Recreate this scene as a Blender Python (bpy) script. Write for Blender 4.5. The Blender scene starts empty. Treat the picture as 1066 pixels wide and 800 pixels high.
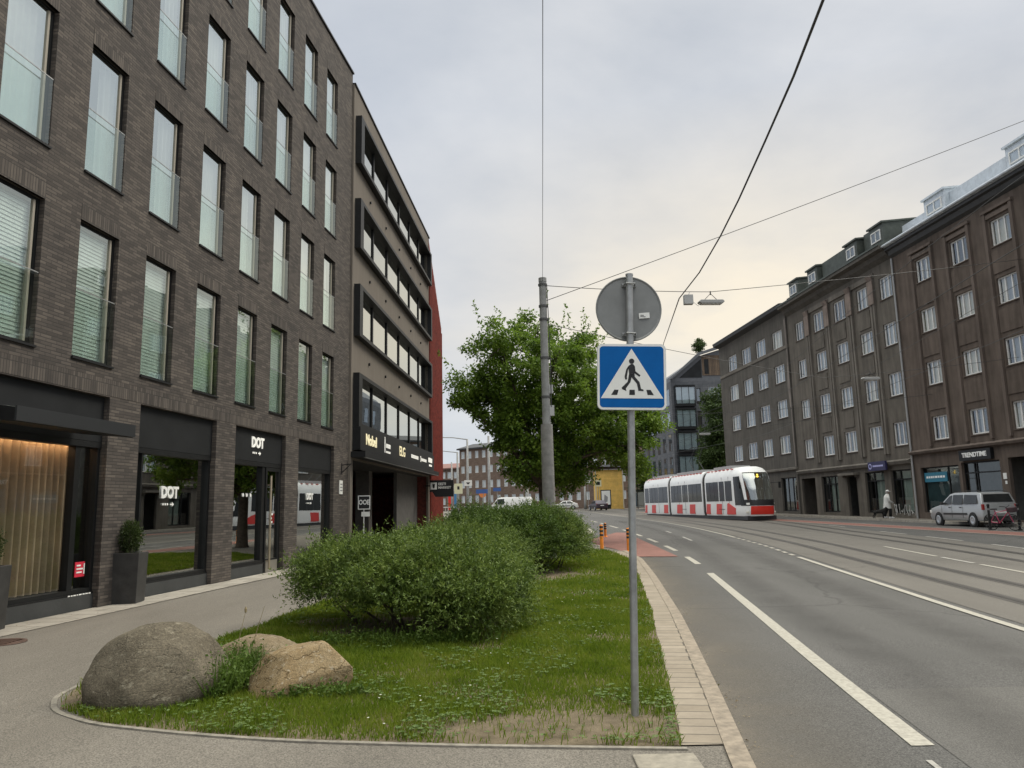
import bpy, math, random
import numpy as np
from mathutils import Vector, Matrix, noise
random.seed(7); rng = np.random.default_rng(11)
R = math.radians
sc = bpy.context.scene
COL = sc.collection

# ------------------------------------------------------------------ camera
FPX = 800.0 / 1066.0
cam_d = bpy.data.cameras.new('camera'); cam = bpy.data.objects.new('camera', cam_d); COL.objects.link(cam)
cam_d.sensor_fit = 'HORIZONTAL'; cam_d.sensor_width = 36.0; cam_d.lens = 36.0 * FPX
cam_d.clip_start = .05; cam_d.clip_end = 4000
PITCH, ROLL, EYE = R(9.08), R(1.25), 1.6
cam.matrix_world = Matrix.Translation((0, 0, EYE)) @ Matrix.Rotation(R(90) + PITCH, 4, 'X') @ Matrix.Rotation(-ROLL, 4, 'Z')
sc.camera = cam

# ------------------------------------------------------------------ terrain and road curves
def smooth(t): t = min(1., max(0., t)); return t * t * (3 - 2 * t)
def terr(X, Y):
    w = max(smooth((X + 4) / 6), smooth((Y - 45) / 30))
    z = .0088 * max(0., min(Y, 130.) - 8) * w
    if Y < 60: z += .10 * smooth((-X - 3.6) / 2.4) * (1 - smooth((Y - 30) / 20))
    return z
def curve(tab):
    ys = [a for a, b in tab]; xs = [b for a, b in tab]
    fine = np.arange(ys[0], ys[-1] + .01, .25); v = np.interp(fine, ys, xs)
    k = np.hanning(25); k /= k.sum(); sm = np.convolve(np.pad(v, 12, mode='reflect', reflect_type='odd'), k, mode='valid')
    return lambda y: float(np.interp(y, fine, sm))
S = curve([(-40, 2.2), (0, 5.25), (10, 6.34), (11.6, 6.51), (13.4, 6.75), (16.9, 7.2), (21.9, 7.86), (26.75, 8.55), (34.4, 9.31), (43, 9.92), (52, 10.2), (66, 10.15), (91, 9.56), (130, 7.8), (220, 0), (420, -20)])
T = curve([(-40, 5.6), (0, 10.1), (12, 11.8), (19, 12.85), (26, 13.85), (36, 14.85), (44, 15.9), (52, 16.75), (60, 15.95), (77, 14.1), (100, 11.8), (130, 9.5), (220, 1.5), (420, -18)])
KT = [(-40, -3.2), (0, .75), (5, 1.43), (6.9, 1.72), (9.07, 2.03), (11.5, 2.36), (14.5, 2.71), (16.8, 2.98), (21.5, 3.46), (25, 3.52), (27, 3.1), (29.4, 2.7), (33.7, 2.85), (37, 3.75), (40, 4.0), (48, 4.3), (66, 4.5), (91, 4.0), (130, 2.4), (220, -5), (420, -25)]
def K(y): return float(np.interp(y, [a for a, b in KT], [b for a, b in KT]))
def KR(y): return 23.3 - .08 * (y - 36)
def FR(y): return 24.3 - .08 * (y - 44)
def FL(y): return -6.24 + .112 * (y - 19.5)
# photo pixel (1066 wide) and a distance -> world point
_f = Vector((0, math.cos(PITCH), math.sin(PITCH))); _u = Vector((0, -math.sin(PITCH), math.cos(PITCH))); _r = Vector((1, 0, 0))
_R = math.cos(ROLL) * _r - math.sin(ROLL) * _u; _U = math.sin(ROLL) * _r + math.cos(ROLL) * _u
def at(x, y, Y):
    d = _f + _R * ((x - 533) / 800) + _U * ((400 - y) / 800)
    return Vector((0, 0, EYE)) + d * (Y / d.y)

# ------------------------------------------------------------------ materials
MATS = {}
def mat(name, col, rough=.6, metal=0., var=0., vscale=3., bump=0., bscale=30., spec=.5, col2=None, detail=4., emit=None, estr=0.):
    if name in MATS: return MATS[name]
    m = bpy.data.materials.new(name); m.use_nodes = True; nt = m.node_tree; N = nt.nodes; L = nt.links
    b = N['Principled BSDF']; b.inputs['Roughness'].default_value = rough; b.inputs['Metallic'].default_value = metal
    b.inputs['Specular IOR Level'].default_value = spec
    c = (*col, 1.); b.inputs['Base Color'].default_value = c
    if var > 0 or bump > 0 or col2:
        tc = N.new('ShaderNodeTexCoord')
    if var > 0 or col2:
        n = N.new('ShaderNodeTexNoise'); n.inputs['Scale'].default_value = vscale; n.inputs['Detail'].default_value = detail; n.inputs['Roughness'].default_value = .65
        L.new(tc.outputs['Object'], n.inputs['Vector'])
        r = N.new('ShaderNodeValToRGB'); r.color_ramp.elements[0].position = .32; r.color_ramp.elements[1].position = .68
        c2 = col2 or tuple(min(1, x * (1 + var)) for x in col)
        c1 = col if col2 else tuple(x * (1 - var) for x in col)
        r.color_ramp.elements[0].color = (*c1, 1); r.color_ramp.elements[1].color = (*c2, 1)
        L.new(n.outputs['Fac'], r.inputs['Fac']); L.new(r.outputs['Color'], b.inputs['Base Color'])
    if bump > 0:
        n2 = N.new('ShaderNodeTexNoise'); n2.inputs['Scale'].default_value = bscale; n2.inputs['Detail'].default_value = 5
        L.new(tc.outputs['Object'], n2.inputs['Vector'])
        bp = N.new('ShaderNodeBump'); bp.inputs['Strength'].default_value = bump; bp.inputs['Distance'].default_value = .02
        L.new(n2.outputs['Fac'], bp.inputs['Height']); L.new(bp.outputs['Normal'], b.inputs['Normal'])
    if emit:
        b.inputs['Emission Color'].default_value = (*emit, 1); b.inputs['Emission Strength'].default_value = estr
    MATS[name] = m; return m

def asphalt(name, c1, c2, big=.35, speck=.5, crack=.82):
    m = bpy.data.materials.new(name); m.use_nodes = True; N = m.node_tree.nodes; L = m.node_tree.links; b = N['Principled BSDF']
    b.inputs['Roughness'].default_value = .85; b.inputs['Specular IOR Level'].default_value = .3
    tc = N.new('ShaderNodeTexCoord')
    n1 = N.new('ShaderNodeTexNoise'); n1.inputs['Scale'].default_value = big; n1.inputs['Detail'].default_value = 6; n1.inputs['Roughness'].default_value = .6
    mp = N.new('ShaderNodeMapping'); mp.inputs['Scale'].default_value = (2.2, .55, 1); L.new(tc.outputs['Object'], mp.inputs['Vector']); L.new(mp.outputs['Vector'], n1.inputs['Vector'])
    r1 = N.new('ShaderNodeValToRGB'); r1.color_ramp.elements[0].position = .3; r1.color_ramp.elements[1].position = .7
    r1.color_ramp.elements[0].color = (*c1, 1); r1.color_ramp.elements[1].color = (*c2, 1); L.new(n1.outputs['Fac'], r1.inputs['Fac'])
    n2 = N.new('ShaderNodeTexNoise'); n2.inputs['Scale'].default_value = 95; n2.inputs['Detail'].default_value = 3; L.new(tc.outputs['Object'], n2.inputs['Vector'])
    r2 = N.new('ShaderNodeValToRGB'); r2.color_ramp.elements[0].position = .32; r2.color_ramp.elements[1].position = .72
    a = 1 - speck; r2.color_ramp.elements[0].color = (a, a, a, 1); r2.color_ramp.elements[1].color = (1 + speck, 1 + speck, 1 + speck * .95, 1)
    L.new(n2.outputs['Fac'], r2.inputs['Fac'])
    mx = N.new('ShaderNodeMix'); mx.data_type = 'RGBA'; mx.blend_type = 'MULTIPLY'; mx.inputs['Factor'].default_value = 1
    L.new(r1.outputs['Color'], mx.inputs['A']); L.new(r2.outputs['Color'], mx.inputs['B'])
    # faint cracks / repairs
    v = N.new('ShaderNodeTexVoronoi'); v.feature = 'DISTANCE_TO_EDGE'; v.inputs['Scale'].default_value = .21
    nw = N.new('ShaderNodeTexNoise'); nw.inputs['Scale'].default_value = 1.6; nw.inputs['Detail'].default_value = 5; L.new(tc.outputs['Object'], nw.inputs['Vector'])
    av = N.new('ShaderNodeMix'); av.data_type = 'RGBA'; av.inputs['Factor'].default_value = .35; L.new(tc.outputs['Object'], av.inputs['A']); L.new(nw.outputs['Color'], av.inputs['B']); L.new(av.outputs['Result'], v.inputs['Vector'])
    rc = N.new('ShaderNodeValToRGB'); rc.color_ramp.elements[0].position = 0; rc.color_ramp.elements[1].position = .006; rc.color_ramp.elements[0].color = (crack, crack, crack, 1); rc.color_ramp.elements[1].color = (1, 1, 1, 1)
    L.new(v.outputs['Distance'], rc.inputs['Fac'])
    m2 = N.new('ShaderNodeMix'); m2.data_type = 'RGBA'; m2.blend_type = 'MULTIPLY'; m2.inputs['Factor'].default_value = 1
    L.new(mx.outputs['Result'], m2.inputs['A']); L.new(rc.outputs['Color'], m2.inputs['B']); L.new(m2.outputs['Result'], b.inputs['Base Color'])
    bp = N.new('ShaderNodeBump'); bp.inputs['Strength'].default_value = .35; bp.inputs['Distance'].default_value = .008
    L.new(n2.outputs['Fac'], bp.inputs['Height']); L.new(bp.outputs['Normal'], b.inputs['Normal'])
    MATS[name] = m; return m

def brickmat(name, c1, c2, mortar, bw=.26, rh=.068, ms=.007, offs=.5, vert=False, rough=.85):
    m = bpy.data.materials.new(name); m.use_nodes = True; N = m.node_tree.nodes; L = m.node_tree.links; b = N['Principled BSDF']
    b.inputs['Roughness'].default_value = rough; b.inputs['Specular IOR Level'].default_value = .35
    tc = N.new('ShaderNodeTexCoord'); sx = N.new('ShaderNodeSeparateXYZ'); L.new(tc.outputs['Object'], sx.inputs[0])
    ad = N.new('ShaderNodeMath'); ad.operation = 'ADD'; L.new(sx.outputs['X'], ad.inputs[0]); L.new(sx.outputs['Y'], ad.inputs[1])
    cb = N.new('ShaderNodeCombineXYZ')
    if vert: L.new(sx.outputs['Z'], cb.inputs[0]); L.new(ad.outputs[0], cb.inputs[1])
    else: L.new(ad.outputs[0], cb.inputs[0]); L.new(sx.outputs['Z'], cb.inputs[1])
    br = N.new('ShaderNodeTexBrick'); L.new(cb.outputs[0], br.inputs['Vector']); br.offset = offs
    br.inputs['Scale'].default_value = 1; br.inputs['Mortar Size'].default_value = ms; br.inputs['Brick Width'].default_value = bw; br.inputs['Row Height'].default_value = rh
    br.inputs['Color1'].default_value = (*c1, 1); br.inputs['Color2'].default_value = (*c2, 1); br.inputs['Mortar'].default_value = (*mortar, 1); br.inputs['Bias'].default_value = -.1
    br.inputs['Mortar Smooth'].default_value = .2
    n = N.new('ShaderNodeTexNoise'); n.inputs['Scale'].default_value = 1.1; n.inputs['Detail'].default_value = 7; n.inputs['Roughness'].default_value = .7; L.new(tc.outputs['Object'], n.inputs['Vector'])
    r = N.new('ShaderNodeValToRGB'); r.color_ramp.elements[0].position = .3; r.color_ramp.elements[1].position = .72; r.color_ramp.elements[0].color = (.72, .72, .74, 1); r.color_ramp.elements[1].color = (1.22, 1.2, 1.16, 1)
    L.new(n.outputs['Fac'], r.inputs['Fac'])
    mx = N.new('ShaderNodeMix'); mx.data_type = 'RGBA'; mx.blend_type = 'MULTIPLY'; mx.inputs['Factor'].default_value = 1
    L.new(br.outputs['Color'], mx.inputs['A']); L.new(r.outputs['Color'], mx.inputs['B']); L.new(mx.outputs['Result'], b.inputs['Base Color'])
    bp = N.new('ShaderNodeBump'); bp.inputs['Strength'].default_value = .7; bp.inputs['Distance'].default_value = .012; bp.invert = True
    L.new(br.outputs['Fac'], bp.inputs['Height']); L.new(bp.outputs['Normal'], b.inputs['Normal'])
    MATS[name] = m; return m

def stucco(name, c, streak=.25, scale=1.2):
    """weathered plaster: large blotches plus vertical rain streaks"""
    m = bpy.data.materials.new(name); m.use_nodes = True; N = m.node_tree.nodes; L = m.node_tree.links; b = N['Principled BSDF']
    b.inputs['Roughness'].default_value = .92; b.inputs['Specular IOR Level'].default_value = .2
    tc = N.new('ShaderNodeTexCoord'); mp = N.new('ShaderNodeMapping'); mp.inputs['Scale'].default_value = (1, 1, .13); L.new(tc.outputs['Object'], mp.inputs[0])
    n1 = N.new('ShaderNodeTexNoise'); n1.inputs['Scale'].default_value = 2.6 * scale; n1.inputs['Detail'].default_value = 6; L.new(mp.outputs[0], n1.inputs['Vector'])
    n2 = N.new('ShaderNodeTexNoise'); n2.inputs['Scale'].default_value = .45 * scale; n2.inputs['Detail'].default_value = 8; n2.inputs['Roughness'].default_value = .65; L.new(tc.outputs['Object'], n2.inputs['Vector'])
    ma = N.new('ShaderNodeMath'); ma.operation = 'ADD'; L.new(n1.outputs['Fac'], ma.inputs[0]); L.new(n2.outputs['Fac'], ma.inputs[1])
    mr = N.new('ShaderNodeMapRange'); mr.inputs['From Min'].default_value = .7; mr.inputs['From Max'].default_value = 1.3; mr.inputs['To Min'].default_value = 1 - streak; mr.inputs['To Max'].default_value = 1 + streak
    L.new(ma.outputs[0], mr.inputs['Value'])
    mx = N.new('ShaderNodeMix'); mx.data_type = 'RGBA'; mx.blend_type = 'MULTIPLY'; mx.inputs['Factor'].default_value = 1; mx.inputs['A'].default_value = (*c, 1)
    L.new(mr.outputs[0], mx.inputs['B']); L.new(mx.outputs['Result'], b.inputs['Base Color'])
    n3 = N.new('ShaderNodeTexNoise'); n3.inputs['Scale'].default_value = 25; L.new(tc.outputs['Object'], n3.inputs['Vector'])
    bp = N.new('ShaderNodeBump'); bp.inputs['Strength'].default_value = .25; bp.inputs['Distance'].default_value = .02; L.new(n3.outputs['Fac'], bp.inputs['Height']); L.new(bp.outputs['Normal'], b.inputs['Normal'])
    MATS[name] = m; return m

def glass(name, base, fres, tint, gl=(.95, 1., .98), rough=.0, wob=.02):
    """coated window glass: part mirror (more so at a shallow angle), the rest clear"""
    m = bpy.data.materials.new(name); m.use_nodes = True; N = m.node_tree.nodes; L = m.node_tree.links; N.remove(N['Principled BSDF'])
    t = N.new('ShaderNodeBsdfTransparent'); t.inputs[0].default_value = (*tint, 1)
    g = N.new('ShaderNodeBsdfGlossy'); g.inputs['Color'].default_value = (*gl, 1); g.inputs['Roughness'].default_value = rough
    tc = N.new('ShaderNodeTexCoord'); n = N.new('ShaderNodeTexNoise'); n.inputs['Scale'].default_value = 1.3; L.new(tc.outputs['Object'], n.inputs['Vector'])
    bp = N.new('ShaderNodeBump'); bp.inputs['Strength'].default_value = wob; bp.inputs['Distance'].default_value = .02; L.new(n.outputs['Fac'], bp.inputs['Height'])
    if wob: L.new(bp.outputs['Normal'], g.inputs['Normal'])
    f0 = N.new('ShaderNodeLayerWeight'); f0.inputs['Blend'].default_value = .5; f1 = N.new('ShaderNodeMath'); f1.operation = 'POWER'; L.new(f0.outputs['Facing'], f1.inputs[0]); f1.inputs[1].default_value = 4.; f = N.new('ShaderNodeMath'); f.operation = 'MULTIPLY_ADD'; L.new(f1.outputs[0], f.inputs[0]); f.inputs[1].default_value = .92; f.inputs[2].default_value = .08
    mu = N.new('ShaderNodeMath'); mu.operation = 'MULTIPLY_ADD'; mu.use_clamp = True; L.new(f.outputs[0], mu.inputs[0]); mu.inputs[1].default_value = fres; mu.inputs[2].default_value = base
    mx = N.new('ShaderNodeMixShader'); L.new(mu.outputs[0], mx.inputs[0]); L.new(t.outputs[0], mx.inputs[1]); L.new(g.outputs[0], mx.inputs[2])
    L.new(mx.outputs[0], N['Material Output'].inputs[0])
    MATS[name] = m; return m

def leafmat(name, cols, trans=.35, nscale=3.5):
    m = bpy.data.materials.new(name); m.use_nodes = True; N = m.node_tree.nodes; L = m.node_tree.links; b = N['Principled BSDF']
    b.inputs['Roughness'].default_value = .55; b.inputs['Specular IOR Level'].default_value = .3
    g = N.new('ShaderNodeNewGeometry'); r = N.new('ShaderNodeValToRGB'); e = r.color_ramp.elements
    while len(e) < len(cols): e.new(.5)
    for i, c in enumerate(cols): e[i].position = i / (len(cols) - 1); e[i].color = (*c, 1)
    tc = N.new('ShaderNodeTexCoord'); n = N.new('ShaderNodeTexNoise'); n.inputs['Scale'].default_value = nscale; n.inputs['Detail'].default_value = 3; L.new(tc.outputs['Object'], n.inputs['Vector'])
    mr = N.new('ShaderNodeMapRange'); mr.inputs['From Min'].default_value = .3; mr.inputs['From Max'].default_value = .7; L.new(n.outputs['Fac'], mr.inputs['Value'])
    mm = N.new('ShaderNodeMix'); mm.data_type = 'FLOAT'; mm.inputs['Factor'].default_value = .52; L.new(g.outputs['Random Per Island'], mm.inputs['A']); L.new(mr.outputs[0], mm.inputs['B']); L.new(mm.outputs['Result'], r.inputs['Fac']); L.new(r.outputs['Color'], b.inputs['Base Color'])
    t = N.new('ShaderNodeBsdfTranslucent'); L.new(r.outputs['Color'], t.inputs['Color'])
    mx = N.new('ShaderNodeMixShader'); mx.inputs[0].default_value = trans; L.new(b.outputs[0], mx.inputs[1]); L.new(t.outputs[0], mx.inputs[2]); L.new(mx.outputs[0], N['Material Output'].inputs[0])
    MATS[name] = m; return m

# ------------------------------------------------------------------ mesh helpers
class MB:
    def __init__(s): s.v = []; s.f = []; s.m = []
    def add(s, vs, fs, mi=0):
        o = len(s.v); s.v += [tuple(v) for v in vs]; s.f += [tuple(i + o for i in f) for f in fs]; s.m += [mi] * len(fs); return s
    def box(s, x0, y0, z0, x1, y1, z1, mi=0):
        return s.add([(x0, y0, z0), (x1, y0, z0), (x1, y1, z0), (x0, y1, z0), (x0, y0, z1), (x1, y0, z1), (x1, y1, z1), (x0, y1, z1)],
                     [(0, 3, 2, 1), (4, 5, 6, 7), (0, 1, 5, 4), (1, 2, 6, 5), (2, 3, 7, 6), (3, 0, 4, 7)], mi)
    def quad(s, a, b, c, d, mi=0): return s.add([a, b, c, d], [(0, 1, 2, 3)], mi)
    def tube(s, pts, r, n=8, mi=0, cap=True):
        pts = [Vector(p) for p in pts]; rs = r if isinstance(r, (list, tuple)) else [r] * len(pts); o = len(s.v)
        ref = None
        for i, p in enumerate(pts):
            d = (pts[min(i + 1, len(pts) - 1)] - pts[max(i - 1, 0)]).normalized()
            if ref is None: ref = d.orthogonal().normalized()
            ref = (ref - d * ref.dot(d)); ref = ref.normalized() if ref.length > 1e-6 else d.orthogonal().normalized()
            b2 = d.cross(ref)
            for k in range(n):
                a = 2 * math.pi * k / n; s.v.append(tuple(p + (ref * math.cos(a) + b2 * math.sin(a)) * rs[i]))
        for i in range(len(pts) - 1):
            for k in range(n):
                s.f.append((o + i * n + k, o + i * n + (k + 1) % n, o + (i + 1) * n + (k + 1) % n, o + (i + 1) * n + k)); s.m.append(mi)
        if cap:
            s.f.append(tuple(o + k for k in reversed(range(n)))); s.m.append(mi)
            e = o + (len(pts) - 1) * n; s.f.append(tuple(e + k for k in range(n))); s.m.append(mi)
        return s
    def lathe(s, prof, n=16, c=(0, 0, 0), axis='Z', mi=0):
        o = len(s.v)
        for r, h in prof:
            for k in range(n):
                a = 2 * math.pi * k / n; x, y = r * math.cos(a), r * math.sin(a)
                p = {'Z': (x, y, h), 'Y': (x, h, y), 'X': (h, x, y)}[axis]
                s.v.append((p[0] + c[0], p[1] + c[1], p[2] + c[2]))
        for i in range(len(prof) - 1):
            for k in range(n):
                s.f.append((o + i * n + k, o + i * n + (k + 1) % n, o + (i + 1) * n + (k + 1) % n, o + (i + 1) * n + k)); s.m.append(mi)
        return s
    def prism(s, poly, axis, a, b, mi=0):
        """poly of 2D points; axis 'y': (x,z) extruded y=a..b; 'z': (x,y); 'x': (y,z)"""
        P = (lambda p, t: (p[0], t, p[1])) if axis == 'y' else (lambda p, t: (p[0], p[1], t)) if axis == 'z' else (lambda p, t: (t, p[0], p[1]))
        n = len(poly)
        return s.add([P(p, a) for p in poly] + [P(p, b) for p in poly], [tuple(range(n)), tuple(range(2 * n - 1, n - 1, -1))] + [(i, i + n, (i + 1) % n + n, (i + 1) % n) for i in range(n)], mi)
    def build(s, name, mats, parent=None, smooth=False, bevel=0, loc=None, fix=True):
        me = bpy.data.meshes.new(name); me.from_pydata(s.v, [], s.f)
        if not isinstance(mats, (list, tuple)): mats = [mats]
        for m in mats: me.materials.append(m)
        if len(mats) > 1: me.polygons.foreach_set('material_index', s.m)
        if fix:
            import bmesh
            bm = bmesh.new(); bm.from_mesh(me); bmesh.ops.recalc_face_normals(bm, faces=bm.faces); bm.to_mesh(me); bm.free()
        if smooth: me.polygons.foreach_set('use_smooth', [True] * len(me.polygons))
        o = bpy.data.objects.new(name, me); COL.objects.link(o)
        if parent is not None: o.parent = parent
        if loc is not None: o.location = loc
        if bevel:
            b = o.modifiers.new('bevel', 'BEVEL'); b.width = bevel; b.segments = 2; b.limit_method = 'ANGLE'; b.angle_limit = R(40)
        return o

def build_each(b, name, mats, parent, **kw):
    """one object for each separate piece of the collected mesh"""
    par = list(range(len(b.v)))
    def fd(i):
        while par[i] != i: par[i] = par[par[i]]; i = par[i]
        return i
    for f in b.f:
        for i in f[1:]: par[fd(i)] = fd(f[0])
    groups = {}
    for f, m in zip(b.f, b.m): groups.setdefault(fd(f[0]), []).append((f, m))
    out = []
    for fs in groups.values():
        q = MB(); ix = {}
        for f, m in fs:
            for i in f:
                if i not in ix: ix[i] = len(q.v); q.v.append(b.v[i])
            q.f.append(tuple(ix[i] for i in f)); q.m.append(m)
        out.append(q.build(name, mats, parent, **kw))
    return out

def smooth_by_angle(o, ang=35):
    me = o.data; me.polygons.foreach_set('use_smooth', [True] * len(me.polygons))
    import bmesh
    bm = bmesh.new(); bm.from_mesh(me)
    for e in bm.edges:
        e.smooth = not (len(e.link_faces) == 2 and e.calc_face_angle(0) > R(ang))
    bm.to_mesh(me); bm.free(); return o

def tag(o, label, cat, group=None):
    o['label'] = label; o['category'] = cat
    if group: o['group'] = group
    return o
def thing(name, label, cat, loc=(0, 0, 0), rz=0., group=None):
    o = bpy.data.objects.new(name, None); COL.objects.link(o); o.location = loc; o.rotation_euler = (0, 0, rz); o.empty_display_size = .2
    return tag(o, label, cat, group)
def struct(o): o['kind'] = 'structure'; return o
def kids(o): return [c for c in COL.objects if c.parent == o]
CH = {}
def copy_tree(o, parent=None, loc=None):
    c = o.copy(); COL.objects.link(c)
    if parent is not None: c.parent = parent
    if loc is not None: c.location = loc
    for ch in list(o.children): copy_tree(ch, c)
    return c

def text(s, size, m, parent, loc, rot, bold=0., name='lettering', align='CENTER', depth=.01, sx=1.):
    cu = bpy.data.curves.new('t', 'FONT'); cu.body = s; cu.size = size; cu.align_x = align; cu.align_y = 'CENTER'; cu.offset = bold; cu.extrude = depth; cu.resolution_u = 3
    t = bpy.data.objects.new('t', cu); COL.objects.link(t); bpy.context.view_layer.update()
    dg = bpy.context.evaluated_depsgraph_get(); me = bpy.data.meshes.new_from_object(t.evaluated_get(dg)); bpy.data.objects.remove(t); bpy.data.curves.remove(cu)
    me.materials.clear(); me.materials.append(m)
    o = bpy.data.objects.new(name, me); COL.objects.link(o); o.parent = parent; o.location = loc; o.rotation_euler = rot; o.scale = (sx, 1, 1); return o

def npmesh(name, V, nper, m, parent=None, loc=None, quads=True):
    """V: (N*nper,3) vertices, faces are consecutive groups of nper"""
    me = bpy.data.meshes.new(name); n = len(V); nf = n // nper
    me.vertices.add(n); me.vertices.foreach_set('co', V.astype(np.float32).ravel())
    me.loops.add(n); me.loops.foreach_set('vertex_index', np.arange(n, dtype=np.int32))
    me.polygons.add(nf); me.polygons.foreach_set('loop_start', (np.arange(nf) * nper).astype(np.int32))
    me.update(calc_edges=True); me.validate(); me.materials.append(m)
    o = bpy.data.objects.new(name, me); COL.objects.link(o)
    if parent is not None: o.parent = parent
    if loc is not None: o.location = loc
    return o
def unit(a): return a / np.maximum(1e-9, np.linalg.norm(a, axis=1, keepdims=True))
def leaves(P, D, ln, wd, up=.6):
    """diamond leaves: base P, direction D, length ln, width wd (arrays)"""
    n = len(P); D = unit(D); nr = unit(rng.normal(size=(n, 3)) * .7 + np.array([0, 0, up])); side = unit(np.cross(D, nr)); nn = np.cross(side, D)
    ln = np.broadcast_to(ln, (n,))[:, None]; wd = np.broadcast_to(wd, (n,))[:, None]
    mid = P + D * ln * .45; tip = P + D * ln - nn * ln * .12
    return np.stack([P, mid + side * wd * .5 + nn * wd * .12, tip, mid - side * wd * .5 + nn * wd * .12], axis=1).reshape(-1, 3)

def strip(name, ys, fl, fr, n, off, m, flat=None):
    """a sheet laid on the terrain between two curves, row by row"""
    V = []; F = []
    for y in ys:
        a, b = fl(y), fr(y)
        for i in range(n + 1):
            x = a + (b - a) * i / n; V.append((x, y, terr(x, y) + off))
    for j in range(len(ys) - 1):
        for i in range(n):
            k = j * (n + 1) + i; F.append((k, k + 1, k + n + 2, k + n + 1))
    b = MB(); b.add(V, F); return struct(b.build(name, m, smooth=True, fix=False))
def ramp(a, b, st): return list(np.arange(a, b - 1e-6, st)) + [b]
YS = ramp(-40, 0, 4) + ramp(.75, 60, .75) + ramp(63, 130, 4) + ramp(140, 420, 20)
# ------------------------------------------------------------------ shared materials
BRICK = brickmat('dark_brick', (.060, .051, .045), (.130, .110, .094), (.050, .045, .041), bw=.24, rh=.056, ms=.007)
BRICKV = brickmat('dark_brick_soldier', (.060, .051, .045), (.130, .110, .094), (.050, .045, .041), bw=.24, rh=.056, ms=.007, offs=0, vert=True)
BEIGE = stucco('beige_render', (.170, .148, .124), .12)
BROWN = stucco('brown_render', (.106, .084, .069), .36)
UMBER = stucco('grey_umber_render', (.118, .105, .088), .34)
UMBER2 = stucco('dark_grey_render', (.098, .090, .078), .28)
BROWNL = stucco('brown_render_ledge', (.124, .099, .083), .28)
UMBERL = stucco('grey_umber_pilaster', (.15, .135, .115), .3)
STONE = stucco('shopfront_render', (.185, .155, .13), .22)
BLACKM = mat('black_metal', (.010, .0105, .011), .5, var=.25, vscale=4, spec=.3)
PANEL = mat('dark_grey_panel', (.014, .015, .016), .6, var=.18, vscale=2, spec=.25)
PLINTH = mat('grey_plinth', (.038, .040, .040), .7, var=.15, vscale=3, bump=.15)
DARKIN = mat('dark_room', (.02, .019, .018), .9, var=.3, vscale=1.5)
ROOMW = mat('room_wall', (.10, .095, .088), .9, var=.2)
CURT = mat('pale_curtain', (.72, .72, .67), .9, var=.08)
CURTY = mat('cream_curtain', (.60, .55, .40), .9, var=.08)
BLIND = mat('blind_grey', (.62, .68, .64), .8, var=.1)
WHITEF = mat('white_window_paint', (.68, .67, .64), .5, var=.1, vscale=5)
WHITE = mat('white_paint', (.78, .78, .76), .4, var=.05)
HOTELG2 = glass('lower_hotel_glass', .26, .45, (.92, .96, .94), (.88, .95, .92))
HOTELG = glass('coated_hotel_glass', .58, .45, (.90, .94, .92), (.90, .97, .95))
BALG = glass('balustrade_glass', .12, .40, (.93, .985, .955), (.90, .98, .94), wob=0)
SHOPG = glass('shop_glass', .42, .6, (.72, .74, .70), (.95, .97, .94))
OLDG = glass('old_window_glass', .16, .5, (.86, .88, .88), (.88, .94, 1.))
SLOTG = glass('office_glass', .42, .55, (.45, .5, .48), (.92, .96, .95))
CARG = glass('car_glass', .10, .8, (.30, .33, .33))
STEEL = mat('galvanised_steel', (.34, .345, .34), .5, .75, var=.22, vscale=7, bump=.05)
POLEG = mat('pole_grey_paint', (.245, .245, .237), .6, .1, var=.2, vscale=4, bump=.1, bscale=12)
POLED = mat('pole_base_render', (.20, .193, .182), .8, var=.25, vscale=5, bump=.2, bscale=25)
SIGNBACK = mat('sign_back_grey', (.21, .215, .21), .55, .35, var=.12, vscale=5)
BLUE = mat('sign_blue', (.001, .100, .34), .5, var=.06, vscale=8, spec=.15)
SIGNW = mat('sign_white', (.74, .74, .70), .4, var=.05)
SIGNB = mat('sign_black', (.008, .008, .009), .5)
WIRE = mat('wire_dark', (.045, .045, .046), .6)
RUBBER = mat('tyre_rubber', (.018, .018, .018), .85)
ALLOY = mat('wheel_silver', (.48, .49, .5), .35, .7)
RED = mat('tram_red', (.60, .028, .020), .32, var=.05)
TRAMW = mat('tram_white', (.82, .82, .80), .3, var=.05, vscale=1)
TRAMG = mat('tram_tinted_window', (.020, .021, .021), .12, var=.35, vscale=1.2, spec=.18)
TRAMD = mat('tram_dark', (.03, .03, .032), .5)
GOLD = mat('lit_letters', (.9, .82, .55), .5, emit=(1, .86, .52), estr=.38)
LETW = mat('white_letters', (.85, .84, .78), .5, emit=(1, .97, .9), estr=.25)
VINYL = mat('white_vinyl', (.80, .80, .77), .5)

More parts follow.
